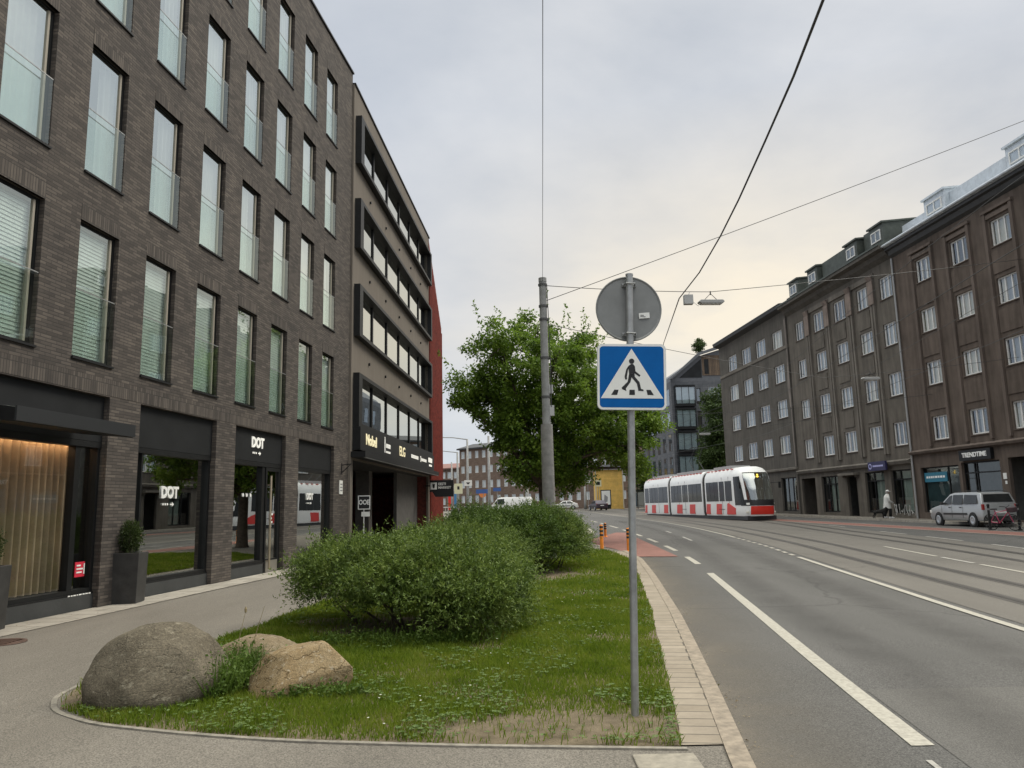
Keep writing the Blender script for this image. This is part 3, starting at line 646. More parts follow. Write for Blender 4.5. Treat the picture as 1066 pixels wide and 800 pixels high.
# wall lamp bracket and house number by the passage corner
br = MB(); br.box(5.62, -.02, 2.78, 5.68, -.003, 3.12); br.tube([(5.65, -.02, 3.06), (5.65, -.34, 3.09)], .018, 6); br.tube([(5.65, -.02, 2.82), (5.65, -.30, 3.07)], .014, 6)
tag(br.build('wall_bracket', BLACKM), 'small black iron bracket on the end pier of the brick hotel', 'bracket'); bo = bpy.data.objects['wall_bracket']; bo.location = (FL(19.5), 19.5, 0); bo.rotation_euler = (0, 0, LA)
hn = MB(); hn.box(5.42, -.03, 2.12, 5.72, -.003, 2.56); h_ = hn.build('notice_plate', SIGNW, bevel=.006); tag(h_, 'small white plate on the end pier of the brick hotel', 'plate'); h_.location = (FL(19.5), 19.5, 0); h_.rotation_euler = (0, 0, LA)
hm = MB()
for k in range(3): hm.box(5.47, -.036, 2.22 + .1 * k, 5.67, -.032, 2.26 + .1 * k)
hm.build('print', mat('print_grey', (.25, .25, .25), .6), h_)

# ================================================================== beige office wing
LB = math.atan2(1, .055); BX, BYY = -5.4, 27.0
wing = thing('office_wing', 'beige rendered office wing with four long black framed ribbon windows', 'building', (BX, BYY, 0), LB)
U0, U1 = -1.22, 15.1
boxes = [(13.93, 15.76), (10.76, 12.60), (7.58, 9.44), (4.42, 6.28)]
ops = [(-.55, 14.45, a + .12, b_ - .12) for a, b_ in boxes] + [(-.9, 14.6, -.05, 3.3)]
wall_mesh(U0, U1, -.2, 16.85, ops, .12, -1, 13).build('wall', BEIGE, wing)
cp = MB(); cp.box(U0, -.05, 16.85, U1 + .03, .5, 16.91); cp.build('roof_coping', BLACKM, wing)
for a, b_ in boxes:
    f = MB(); d = -.22
    f.box(-.98, d, a, 14.75, .1, a + .13); f.box(-.98, d, b_ - .13, 14.75, .1, b_); f.box(-.98, d, a + .13, -.55, .1, b_ - .13); f.box(14.45, d, a + .13, 14.75, .1, b_ - .13)
    fo = f.build('window', BLACKM, wing)
    m_ = MB()
    for k in range(1, 6): m_.box(-.55 + k * 2.5 - .07, .03, a + .13, -.55 + k * 2.5 + .07, .11, b_ - .13); 
    build_each(m_, 'mullion', BLACKM, fo)
    p = MB(); p.quad((-.55, .075, a + .13), (14.45, .075, a + .13), (14.45, .075, b_ - .13), (-.55, .075, b_ - .13)); p.build('pane', SLOTG, fo)
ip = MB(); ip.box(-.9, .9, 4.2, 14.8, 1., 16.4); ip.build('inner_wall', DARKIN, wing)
for a, b_ in boxes[:3]:
    for k in range(5):
        v = MB(); v.lathe([(0, -.06), (.055, -.06), (.055, 0), (.055, .0)], 8, (1.2 + k * 2.75, 0, a - .62), 'Y'); v.build('vent_pipe', BLACKM, wing)
# sign board and canopy lip under the lowest ribbon
b = MB(); b.box(-.98, -.275, 3.62, 14.75, .05, 4.415); board = b.build('sign_board', BLACKM, wing)
b = MB(); b.box(-1.18, -.50, 3.36, 15.0, .08, 3.55); b.build('canopy_lip', BLACKM, wing); b = MB(); b.box(-1.1, -.49, 3.335, 14.9, -.43, 3.36); b.build('lip_edge', STEEL, wing)
for u, sz, tx, bo_ in ((.55, .52, 'Nobel', .012), (6.1, .58, 'ELG', .004)):
    text(tx, sz, GOLD, board, (u, -.29, 4.02), (R(90), 0, 0), bold=bo_, sx=1.25)
b = MB(); b.box(2.7, -.285, 3.78, 2.82, -.277, 4.3); b.box(2.95, -.285, 3.98, 3.75, -.277, 4.14); b.box(2.95, -.285, 3.78, 3.75, -.277, 3.86); b.lathe([(0, -.008), (.05, -.008), (.05, 0)], 8, (2.76, -.277, 4.34), 'Y')
b.build('lettering', LETW, board)
b = MB(); xx = 8.2
for ww in (.18, .1, .2, .16, .1, .2, .14, .18, .14): b.box(xx, -.285, 3.92, xx + ww, -.277, 4.08); xx += ww + .05
b.build('lettering', LETW, board)
b = MB(); xx = 10.75; b.lathe([(.10, -.008), (.15, -.008), (.15, 0), (.10, 0)], 12, (10.65, -.277, 4.0), 'Y')
for ww in (.14, .2, .12, .16, .2, .14, .18): b.box(xx + .1, -.285, 3.92, xx + .1 + ww, -.277, 4.06); xx += ww + .05
b.build('lettering', LETW, board)
b = MB(); b.box(12.9, -.285, 3.98, 14.1, -.277, 4.22); b.box(13.1, -.285, 3.78, 14.0, -.277, 3.88); b.build('lettering', LETW, board)
# passage interior
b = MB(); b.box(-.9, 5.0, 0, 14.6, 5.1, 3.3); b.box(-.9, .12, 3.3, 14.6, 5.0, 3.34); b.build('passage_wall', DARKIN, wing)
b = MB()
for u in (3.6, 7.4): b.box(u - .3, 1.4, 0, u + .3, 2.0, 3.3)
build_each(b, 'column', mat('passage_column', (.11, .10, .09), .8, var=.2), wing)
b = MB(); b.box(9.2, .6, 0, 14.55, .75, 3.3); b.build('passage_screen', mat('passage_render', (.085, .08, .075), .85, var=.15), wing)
# door sign in the passage
t_ = thing('light_box_sign', 'black sign with a white border and white letters in the passage behind the hotel corner', 'sign', (-5.42, 26.9, 1.62), R(3))
b = MB(); b.box(0, 0, 0, .42, .09, .48); b.build('panel', SIGNB, t_)
b = MB(); 
for q in ((0, 0, .42, .03), (0, .45, .42, .48), (0, .03, .03, .45), (.39, .03, .42, .45)): b.box(q[0], -.008, q[1], q[2], -.001, q[3])
b.build('border', VINYL, t_); text('OOE', .23, VINYL, t_, (.21, -.01, .24), (R(90), 0, 0), bold=.006, sx=.75)
b = MB(); b.box(.12, .0, -.24, .40, .06, -.08); b.tube([(.2, .03, -1.5), (.2, .03, 0)], .02, 6); b.build('lower_plate', SIGNW, t_)

# ================================================================== red perforated tower at the end of the wing
RED2 = mat('red_mesh_cladding', (.18, .036, .024), .6, var=.45, vscale=6, bump=.3, bscale=18)
rd = thing('red_tower', 'narrow rust red clad stair tower at the end of the beige office wing', 'building', (-4.66, 41.9, 0), LB)
b = MB(); b.prism([(0, 0), (4.6, 0), (4.6, 12.6), (0, 16.7)], 'y', -.10, 8.); b.build('wall', RED2, rd)
b = MB()
for k in range(15): b.box(.05 + k * .31, -.17, .2, .10 + k * .31, -.103, 16.2 - .89 * (.1 + k * .31))
build_each(b, 'cladding_rib', mat('red_rib', (.26, .05, .034), .55, var=.3, vscale=5), rd)
# hanging sign
hs = thing('hanging_shop_sign', 'black projecting sign with white square emblem and two lines of lettering beside the red tower', 'sign', (-4.52, 41.3, 2.05), R(-2))
b = MB(); b.prism([(0, .42), (.16, .42), (.32, .16), (1.28, .16), (1.28, 1.04), (0, 1.04)], 'y', 0, .14); b.build('panel', SIGNB, hs)
b = MB(); b.box(.06, -.012, .55, .40, -.002, .92); em = b.build('emblem', VINYL, hs); b = MB(); b.prism([(.16, .84), (.30, .84), (.28, .66), (.23, .60), (.18, .66)], 'y', -.02, -.013); b.build('emblem_mark', SIGNB, em)
text('EESTI', .18, VINYL, hs, (.47, -.012, .83), (R(90), 0, 0), bold=.004, align='LEFT'); text('MARKET', .18, VINYL, hs, (.47, -.012, .64), (R(90), 0, 0), bold=.004, align='LEFT')
b = MB(); b.box(-.25, .04, .72, 0, .10, .78); b.build('bracket', BLACKM, hs)

# planters by the shop
def planter(x, y, label, sd):
    p = thing('planter', label, 'planter', (x, y, terr(x, y) - .004), LA - R(90) + R(14), 'box planters along the shopfront')
    b = MB(); b.add([(-.23, -.23, 0), (.23, -.23, 0), (.23, .23, 0), (-.23, .23, 0), (-.25, -.25, .86), (.25, -.25, .86), (.25, .25, .86), (-.25, .25, .86), (-.20, -.20, .86), (.20, -.20, .86), (.20, .20, .86), (-.20, .20, .86), (-.2, -.2, .80), (.2, -.2, .80), (.2, .2, .80), (-.2, .2, .80)],
        [(0, 3, 2, 1), (0, 1, 5, 4), (1, 2, 6, 5), (2, 3, 7, 6), (3, 0, 4, 7), (4, 5, 9, 8), (5, 6, 10, 9), (6, 7, 11, 10), (7, 4, 8, 11), (8, 9, 13, 12), (9, 10, 14, 13), (10, 11, 15, 14), (11, 8, 12, 15)])
    b.build('pot', mat('planter_black', (.030, .029, .028), .6, var=.35, vscale=5, bump=.08), p, bevel=.008)
    so = MB(); so.quad((-.2, -.2, .81), (.2, -.2, .81), (.2, .2, .81), (-.2, .2, .81)); so.build('soil', SOIL, p)
    pl = thing('box_shrub', 'small clipped box shrub in the planter ' + label.split('standing ')[1].replace(' of the hotel', '').replace(' at the edge of the photo', ''), 'plant', (x, y, terr(x, y) + .8), 0, 'shrubs in the planters')
    st = MB(); st.tube([(0, 0, 0), (.01, 0, .25)], .018, 6)
    for k in range(5): a = k * 1.26; st.tube([(0, 0, .05), (.1 * math.cos(a), .1 * math.sin(a), .3)], .008, 5)
    build_each(st, 'stem', mat('bark_dark', (.05, .04, .03), .9), pl)
    n = 2600; d = unit(rng.normal(size=(n, 3))); r = rng.uniform(.45, 1.05, n)[:, None]
    P = d * r * np.array([.19, .19, .27]) + np.array([0, 0, .32]); P += .03 * rng.normal(size=(n, 3)); P[:, 2] = np.maximum(P[:, 2], .04)
    npmesh('foliage', leaves(P, d + .5 * rng.normal(size=(n, 3)) + [0, 0, .4], rng.uniform(.03, .045, n), .022), 4, leafmat('box_leaf', [(.022, .038, .012), (.05, .075, .02), (.075, .10, .028)]), pl)
planter(-6.78, 13.75, 'black square planter standing by the first brick pier of the hotel', 1)
planter(-7.22, 10.65, 'black square planter standing under the canopy at the edge of the photo', 2)
# ================================================================== apartment buildings across the street (local x along facade, away from us; outward = +y)
RA = math.atan2(1, -.08)
FO = (24.3, 44.0, .0)
def house_win(parent, w, h, mull, seed, name='window'):
    pass
WT = {}
def add_window(parent, u, z, w, h, nm, rr, y=0.0):
    key = (round(w, 2), round(h, 2), nm)
    if key not in WT:
        f = frame_mesh(w, h, .075, -.17, -.09, mull=[w * (k + 1) / nm for k in range(nm - 1)]).build('window', WHITEF, parent)
        p = MB(); p.quad((.06, -.13, .06), (w - .06, -.13, .06), (w - .06, -.13, h - .06), (.06, -.13, h - .06)); p.build('pane', OLDG, f)
        sl = MB(); sl.box(-.05, -.09, -.06, w + .05, .06, -.012); sl.build('sill', BROWNL, f)
        WT[key] = f; o = f
    else:
        f = WT[key]; o = f.copy(); COL.objects.link(o); o.parent = parent
        for ch in f.children:
            if ch.name.startswith('curtain'): continue
            d = ch.copy(); COL.objects.link(d); d.parent = o
    o.location = (u, y, z)
    if rr.random() < .84:
        for k in range(nm):
            if rr.random() < .08: continue
            cw = w / nm * rr.choice([.98, .98, .98, .7]); kk = ('c', round(cw, 2), round(h, 2), rr.randint(0, 2))
            if kk not in WT:
                c = drape(cw, h - .1, -.24, amp=.014, seed=rr.randint(0, 99)).build('curtain', rr.choice([CURTG, CURTG, CURTD, CURTY]), o, smooth=True, fix=False); WT[kk] = c.data
            else: c = bpy.data.objects.new('curtain', WT[kk]); COL.objects.link(c); c.parent = o
            c.location = (w / nm * k + rr.choice([.02, .06]), 0, .05)
def dormer(parent, u, w, z0, z1, depth, y, m, fm, rr, wins=2):
    b = MB(); sl = .32
    b.prism([(y, z0), (y, z1), (y - depth, z1 + sl), (y - depth, z0)], 'x', u, u + w); d = b.build('dormer', m, parent)
    f = frame_mesh(w - .5, z1 - z0 - .75, .07, .0, .06, mull=[(w - .5) * (k + 1) / wins for k in range(wins - 1)]).build('dormer_window', fm, d, loc=(u + .25, y + .003, z0 + .42))
    p = MB(); p.quad((.05, .03, .05), (w - .55, .03, .05), (w - .55, .03, z1 - z0 - .8), (.05, .03, z1 - z0 - .8)); p.build('pane', OLDG, d, loc=(u + .25, y + .003, z0 + .42))
    e = MB(); e.prism([(y + .12, z1 - .02), (y + .12, z1 + .1), (y - depth, z1 + sl + .1), (y - depth, z1 + sl + .004)], 'x', u - .1, u + w + .1); e.build('dormer_roof', m, d)
    return d
def shop(parent, a, b_, z0, z1, mull, frame, y=-.18, trans=None):
    f = frame_mesh(b_ - a, z1 - z0, .08, y - .06, y + .02, mull=mull, trans=trans or ()).build('shop_window', frame, parent, loc=(a, 0, z0))
    p = MB(); p.quad((.05, y - .02, .05), (b_ - a - .05, y - .02, .05), (b_ - a - .05, y - .02, z1 - z0 - .05), (.05, y - .02, z1 - z0 - .05)); p.build('pane', SHOPG2, f)
    return f
SHOPG2 = glass('street_shop_glass', .07, .5, (.62, .64, .62))
SILVER = mat('silver_roof_metal', (.55, .59, .62), .42, .35, var=.15, vscale=3)
COPPER = mat('dark_green_roof_metal', (.070, .080, .068), .55, .3, var=.25, vscale=3)
ROOFD = mat('dark_tin_and_eave_shade', (.045, .045, .045), .55, .3, var=.2)
CURTG = mat('net_curtain', (.40, .42, .42), .9, var=.1); CURTD = mat('dim_curtain', (.26, .28, .29), .9, var=.1)
rr = random.Random(21)
# ---------------- brown block
b1 = thing('brown_apartment_house', 'reddish brown apartment house with silver dormers and a row of shop windows below', 'building', FO, RA)
b1['label'] = 'reddish brown apartment house with silver roof dormers, nearest of the row opposite'
rows = [4.87, 8.05, 11.18, 14.22]; H1 = 1.36; W1 = 1.42
cent = [-.33 - 3.24 * k for k in range(7)]
ops = [(c - W1 / 2, c + W1 / 2, z, z + H1) for c in cent for z in rows]
shp = [(-1.5, 1.95, .75, 3.36), (-4.75, -1.75, .55, 3.45), (-7.9, -5.35, .4, 3.5), (-11.6, -8.7, .75, 3.4), (-15, -12.3, .75, 3.4)]
ops += [(a, b_, c, d) for a, b_, c, d in shp]
wall_mesh(-20, 2.66, -.3, 17.2, ops, .18, 1, 13).build('wall', BROWN, b1)
b = MB()
for c in cent:
    for o in (-1.06, .86): b.box(c + o, .002, 4.55, c + o + .20, .13, 16.05)
    b.box(c - 1.12, .002, 16.05, c + 1.12, .17, 16.2); b.box(c - .85, .002, 15.72, c + .85, .09, 15.95)
build_each(b, 'pilaster', BROWNL, b1)
b = MB()
for c in cent:
    for z in rows[1:]: b.box(c - .78, .003, z - 1.45, c + .78, .045, z - .28)
build_each(b, 'spandrel', BROWN, b1)
b = MB(); b.prism([(.0, 4.12), (.20, 4.18), (.26, 4.30), (.20, 4.36), (.0, 4.42)], 'x', -20, 2.64); b.build('cornice', BROWNL, b1)
b = MB(); b.prism([(.0, 16.55), (.18, 16.7), (.26, 16.95), (.42, 17.02), (.42, 17.19), (0, 17.19)], 'x', -20.02, 2.68); b.build('eaves', ROOFD, b1)  # eaves coloured dark: the shade under the roof edge is in the material
b = MB(); b.prism([(.44, 17.202), (.47, 17.42), (-.35, 17.62), (-3.4, 18.8), (-6.5, 18.8), (-6.5, 17.21)], 'x', -20.05, 2.70); b.build('roof', SILVER, b1)
gu = MB(); gu.tube([(-20, .55, 17.30), (2.7, .55, 17.30)], .085, 8); gu.build('gutter', SILVER, b1)
ip = MB(); ip.box(-19.8, -.75, 4.4, 2.5, -.65, 17.3); ip.box(-19.8, -1.6, 0, 2.5, -1.5, 4.3); ip.build('inner_wall', ROOMW, b1)
for c in cent:
    for z in rows: add_window(b1, c - W1 / 2, z, W1, H1, 3, rr)
dormer(b1, -2.35, 1.9, 17.6, 19.0, 3.2, -.4, SILVER, WHITEF, rr); dormer(b1, -9.2, 1.9, 17.6, 19.0, 3.2, -.4, SILVER, WHITEF, rr); dormer(b1, -15.9, 1.9, 17.6, 19.0, 3.2, -.4, SILVER, WHITEF, rr)
b = MB(); b.box(-6.9, -3.2, 18.1, -2.36, -.7, 18.8); b.box(-.42, -3.2, 18.0, 2.5, -.8, 18.6); build_each(b, 'roof_upstand', SILVER, b1)
TEAL = mat('teal_shutter', (.045, .10, .115), .55, var=.2)
for i, (a, b_, c, d) in enumerate(shp):
    w = b_ - a
    if i == 2:
        q = MB(); q.box(a + .02, -.9, c, b_ - .02, -.82, d); dd = q.build('door', mat('brown_portal', (.055, .035, .026), .6, var=.2), b1); continue
    f = shop(b1, a, b_, c, d, [w * .33] if i == 0 else [w * .72, w * .66] if i == 1 else [w * .5], BLACKM, trans=[(d - c) * .8] if i else None)
    if i == 0:
        q = MB(); q.box(a + w * .36, -.26, c + .1, b_ - .15, -.235, 2.75)
        for k in range(16): q.box(a + w * .36, -.235, c + .2 + k * .1, b_ - .15, -.228, c + .22 + k * .1)
        q.build('shutter', TEAL, f).location = (-a, 0, -c)
        q = MB(); q.box(a + w * .36, -.155, 2.5, b_ - .12, -.13, 3.05); sgn = q.build('banner', mat('teal_banner', (.02, .155, .23), .5), b1)
        q = MB(); xx = b_ - .3
        for ww in (.18, .12, .16, .1, .22, .14, .2, .16): q.box(xx - ww, -.128, 2.72, xx, -.122, 2.84); xx -= ww + .06
        q.build('lettering', VINYL, sgn)
q = MB(); q.box(-4.45, .03, 3.52, -1.95, .22, 4.08); sgn = q.build('shop_sign', BLACKM, b1); text('TRENDTIME', .34, VINYL, sgn, (-3.2, .232, 3.8), (R(90), 0, R(180)), bold=.010, sx=1.05)
q = MB(); q.box(-5.16, .002, 2.45, -4.93, .03, 2.75); q.box(-5.15, .002, 2.2, -5.03, .03, 2.36); q.build('house_number', SIGNW, b1)
q = MB(); q.tube([(2.58, .09, .3), (2.58, .09, 16.5)], .06, 8); q.build('drainpipe', mat('drainpipe_grey', (.33, .33, .32), .5, .3), b1)
# ---------------- grey-umber block with dark dormers
b2 = thing('umber_apartment_house', 'grey brown apartment house with ribbed facade and dark green dormers, middle of the row opposite', 'building', FO, RA)
wins = [(2.5, 3.95), (5.65, 7.2), (8.85, 10.45), (12.05, 13.65), (15.35, 16.75)]; rows2 = [4.85, 7.96, 11.18, 14.24]
ops = [(a, b_, z, z + 1.45) for a, b_ in [(2.95, 4.35)] + wins[1:] for z in rows2]
W2 = [(2.95, 4.35)] + wins[1:]
shp2 = [(15.45, 17.75, .4, 3.3), (11.95, 14.45, .7, 3.33), (9.35, 10.65, .45, 3.2), (5.9, 8.25, .7, 3.36), (2.95, 5.15, .7, 3.36)]
ops += shp2
wall_mesh(2.68, 18.1, -.3, 17.4, ops, .18, 1, 13).build('wall', UMBER, b2)
b = MB()
for u in (5.15, 8.0, 11.25, 14.4):
    for o in (-.24, .08): b.box(u + o, .002, 4.4, u + o + .2, .14, 15.9)
b.box(4.85, .002, 15.9, 14.8, .10, 16.25)
build_each(b, 'pilaster', UMBERL, b2)
b = MB()
for u in (5.15, 8.0, 11.25, 14.4): b.box(u - .3, .142, 14.2, u + .34, .2, 15.75); b.prism([(.142, 15.75), (.32, 16.1), (.142, 16.2)], 'x', u - .28, u + .32)
build_each(b, 'pilaster_capital', stucco('weathered_stone', (.21, .17, .145), .35, 3), b2)
b = MB()
for a, b_ in W2[1:4]:
    for z in rows2[1:]: b.box(a + .05, .003, z - 1.4, b_ - .05, .045, z - .25)
build_each(b, 'spandrel', UMBER, b2)
b = MB(); b.prism([(.0, 3.62), (.2, 3.7), (.28, 3.88), (.16, 3.95), (.0, 4.0)], 'x', 2.70, 18.08); b.build('cornice', UMBERL, b2)
b = MB(); b.prism([(.0, 16.6), (.3, 16.85), (.42, 17.1), (.75, 17.2), (.75, 17.42), (0, 17.42)], 'x', 2.72, 18.1); b.build('eaves', UMBER2, b2)
b = MB(); b.prism([(.8, 17.424), (.8, 17.54), (-3.5, 19.0), (-6.5, 19.0), (-6.5, 17.44)], 'x', 2.74, 18.08); b.build('roof', COPPER, b2)
ip = MB(); ip.box(2.8, -.75, 4.2, 18., -.65, 17.2); ip.box(2.8, -1.7, 0, 18., -1.6, 4.1); ip.build('inner_wall', ROOMW, b2)
for a, b_ in W2:
    for z in rows2: add_window(b2, a, z, b_ - a, 1.45, 3, rr)
for u in (3.0, 6.2, 12.0, 15.3): dormer(b2, u + .15, 1.6, 17.62, 19.1, 3., .1, COPPER, WHITEF, rr)
b = MB(); b.box(8.15, -3., 17.9, 11.9, -.2, 19.2); b.box(4.95, -3., 17.9, 6.1, -.3, 19.3); build_each(b, 'roof_upstand', COPPER, b2)
for i, (a, b_, c, d) in enumerate(shp2):
    w = b_ - a
    if i in (0, 2):
        q = MB(); q.box(a + .02, -1.2, c, b_ - .02, -1.12, d); q.build('door', mat('dark_doorway', (.022, .02, .019), .6), b2)
        if i == 2:
            q = MB(); q.box(a - .45, .002, d + .06, b_ + .45, .45, d + .22); q.box(a - .3, .002, d - .1, a - .1, .2, d + .06); q.box(b_ + .1, .002, d - .1, b_ + .3, .2, d + .06); q.build('door_hood', UMBERL, b2)
        continue
    f = shop(b2, a, b_, c, d, [w * .62] if i != 1 else [w * .3, w * .66], BLACKM, trans=[(d - c) * .78])
    q = MB(); q.box(a + .1, -.28, c + .1, a + w * .58, -.26, d - .1); q.build('blind', mat('pale_green_blind', (.38, .45, .42), .8, var=.1), b2)
q = MB(); q.box(5.0, .03, 3.42, 7.1, .2, 3.98) if False else q.box(4.95, .29, 3.40, 7.0, .42, 3.98); sgn = q.build('shop_sign', mat('indigo_sign', (.022, .020, .075), .5), b2)
q = MB(); q.lathe([(.12, -.006), (.18, -.006), (.18, .006), (.12, .006)], 16, (6.72, .427, 3.69), 'Y'); xx = 6.4
for ww in (.12, .1, .13, .12, .08, .12, .14, .1): q.box(xx - ww, .424, 3.64, xx, .43, 3.75); xx -= ww + .04
q.build('lettering', mat('sign_lilac', (.45, .45, .75), .5), sgn)
# graffiti scrawl under the shop window
q = MB(); gr = random.Random(3); u = 2.75
while u < 5.0:
    pts = [(u + gr.uniform(-.06, .3), .004, .52 + gr.uniform(0, .75)) for _ in range(4)]; q.tube(pts, .022, 4, cap=False); u += .26
q.build('graffiti', mat('grey_spray', (.42, .42, .40), .8), b2)
# ---------------- plain dark block
b3 = thing('dark_grey_apartment_house', 'plain dark grey apartment house with four windows per floor, far end of the row opposite', 'building', FO, RA)
wins3 = [(19.3, 21.3), (22.8, 24.95), (26.2, 28.4), (29.8, 32.05)]; rows3 = [5.48, 8.48, 11.46, 14.42]
ops = [(a, b_, z, z + 1.5) for a, b_ in wins3 for z in rows3] + [(18.7, 21.6, .75, 3.5), (24, 27, .75, 3.5)]
wall_mesh(18.12, 34.5, -.3, 17.7, ops, .18, 1, 13).build('wall', UMBER2, b3)
b = MB(); b.prism([(.0, 17.3), (.55, 17.5), (.6, 17.72), (0, 17.72)], 'x', 18.14, 34.55); b.build('eaves', ROOFD, b3)
b = MB(); b.prism([(.62, 17.724), (.62, 17.8), (-6.5, 19.0), (-6.5, 17.73)], 'x', 18.16, 34.6); b.build('roof', ROOFD, b3)
b = MB(); b.box(18.14, .002, 14.1, 34.4, .07, 14.36); b.prism([(.0, 4.0), (.2, 4.1), (.2, 4.25), (.0, 4.3)], 'x', 18.14, 34.5); build_each(b, 'cornice', UMBERL, b3)
b = MB(); b.box(21.8, -3, 18, 22.6, -2.2, 19.4); b.box(28.5, -3, 18, 29, -2.3, 19.2); build_each(b, 'chimney', BRICK, b3)
ip = MB(); ip.box(18.2, -.75, 4.2, 34.3, -.65, 17.2); ip.box(18.2, -1.7, 0, 34.3, -1.6, 4.1); ip.build('inner_wall', ROOMW, b3)
for a, b_ in wins3:
    for z in rows3: add_window(b3, a, z, b_ - a, 1.5, 3, rr)
shop(b3, 18.7, 21.6, .75, 3.5, [1., 1.9], BLACKM); shop(b3, 24, 27, .75, 3.5, [1., 2.], BLACKM)
b = MB(); b.box(18.3, .003, 4.35, 18.62, .025, 9.0); b.prism([(18.2, 9.), (18.7, 9.2), (18.9, 11), (18.6, 13.5), (18.75, 16.5), (18.3, 16.8), (18.22, 12.5)], 'y', .003, .02); b.build('bare_plaster', stucco('bare_plaster', (.20, .175, .155), .3, 2), b3)
q = MB(); q.tube([(18.2, .09, .3), (18.2, .09, 17.2)], .06, 8); q.build('drainpipe', UMBER2, b3)

# ================================================================== modern grey corner house
GREY = brickmat('anthracite_cladding', (.115, .121, .133), (.145, .151, .163), (.07, .074, .08), bw=1.2, rh=.3, ms=.01)
GROOF = mat('grey_standing_seam', (.13, .135, .145), .5, .3, var=.12)
GW = glass('corner_house_glass', .22, .5, (.74, .80, .82), (.9, .95, 1.))
gz = terr(21, 100)
gh = thing('modern_corner_house', 'anthracite modern apartment house with bay windows and slanted grey roof beyond the tram', 'building', (20.9, 100, gz), R(3))
rowsG = [4.6, 7.6, 10.6, 13.6]
ops = [(3.35, 3.9, z, z + 2.1) for z in rowsG] + [(5.0, 6.6, z, z + 2.3) for z in rowsG] + [(8, 9.4, z, z + 2.1) for z in rowsG] + [(.5, 2.85, z, z + 2.2) for z in rowsG]
wall_mesh(0, 24, -.3, 16.7, ops, .2, -1, 18).build('wall', GREY, gh)
b = MB(); b.prism([(0, 16.7), (24, 16.7), (24, 21.2), (6.6, 20.8), (3.9, 20.0), (.0, 17.3)], 'y', .05, 17.9); b.build('roof', GROOF, gh)
b = MB(); b.box(4.3, -.02, 17.4, 9.2, .045, 20.1); b.build('wood_panel', brickmat('weathered_boards', (.20, .145, .10), (.13, .095, .07), (.04, .03, .025), bw=6, rh=.22, ms=.02, vert=True), gh)
b = MB(); b.prism([(1.2, 17.15), (4.2, 17.15), (4.2, 19.6)], 'y', -.02, .045); b.box(4.6, -.05, 17.6, 5.2, -.025, 19.6); b.build('roof_glazing', TRAMG, gh)
b = MB(); b.prism([(-.25, 16.9), (.05, 16.9), (4.1, 20.15), (6.7, 20.95), (24, 21.35), (24, 21.6), (6.6, 21.25), (3.8, 20.4)], 'y', -.6, 0.04); b.build('roof_edge', GROOF, gh)
for z in rowsG:
    bay = MB(); bay.box(.35, -.75, z - .35, 3.0, -.002, z); bay.box(.35, -.75, z + 2.2, 3.0, -.002, z + 2.45)
    for x in (.35, 1.15, 2.1, 2.94): bay.box(x, -.74, z, x + .06, -.68, z + 2.2)
    for x in (.35, 2.94): bay.box(x, -.06, z, x + .06, -.005, z + 2.2)
    o = bay.build('bay_window', BLACKM, gh)
    p = MB(); p.box(.38, -.71, z + .02, 2.97, -.01, z + 2.18); p.build('pane', GW, o); p = MB(); p.box(.5, -.6, z + .04, 2.85, -.58, z + 2.14); p.build('curtain', mat('aqua_curtain', (.50, .54, .55), .9, var=.1), o)
    for a, b_, h in ((3.35, 3.9, 2.1), (5.0, 6.6, 2.3), (8, 9.4, 2.1)):
        f = frame_mesh(b_ - a, h, .06, .08, .15, mull=[(b_ - a) / 2] if b_ - a > 1 else []).build('window', WHITEF if a > 3.5 else BLACKM, gh, loc=(a, 0, z))
        p = MB(); p.quad((.03, .12, .03), (b_ - a - .03, .12, .03), (b_ - a - .03, .12, h - .03), (.03, .12, h - .03)); p.build('pane', GW, f)
    bc = MB(); bc.box(4.6, -1.3, z - .25, 7.0, -.003, z - .1)
    for k in range(17): bc.box(4.62 + k * .147, -1.28, z - .1, 4.65 + k * .147, -1.25, z + .95)
    for k in range(8): bc.box(4.62, -1.25 + k * .15, z - .1, 4.65, -1.22 + k * .15, z + .95)
    bc.box(4.6, -1.3, z + .95, 7.0, -1.24, z + 1.0); bc.box(4.6, -1.24, z + .95, 4.66, -.003, z + 1.0); bc.build('balcony', BLACKM, gh)
    for k in range(5):
        f = frame_mesh(1.5, 2.2, .06, -.05, .02, mull=[.75]).build('window', BLACKM, gh, loc=(-.003, 1.0 + k * 3.2, z)); f.rotation_euler = (0, 0, R(90))
        p = MB(); p.quad((.03, .03, .03), (1.47, .03, .03), (1.47, .03, 2.17), (.03, .03, 2.17)); p.build('pane', GW, f)
ip = MB(); ip.box(.3, 1.0, 0, 23.5, 1.1, 16.6); ip.build('inner_wall', ROOMW, gh)

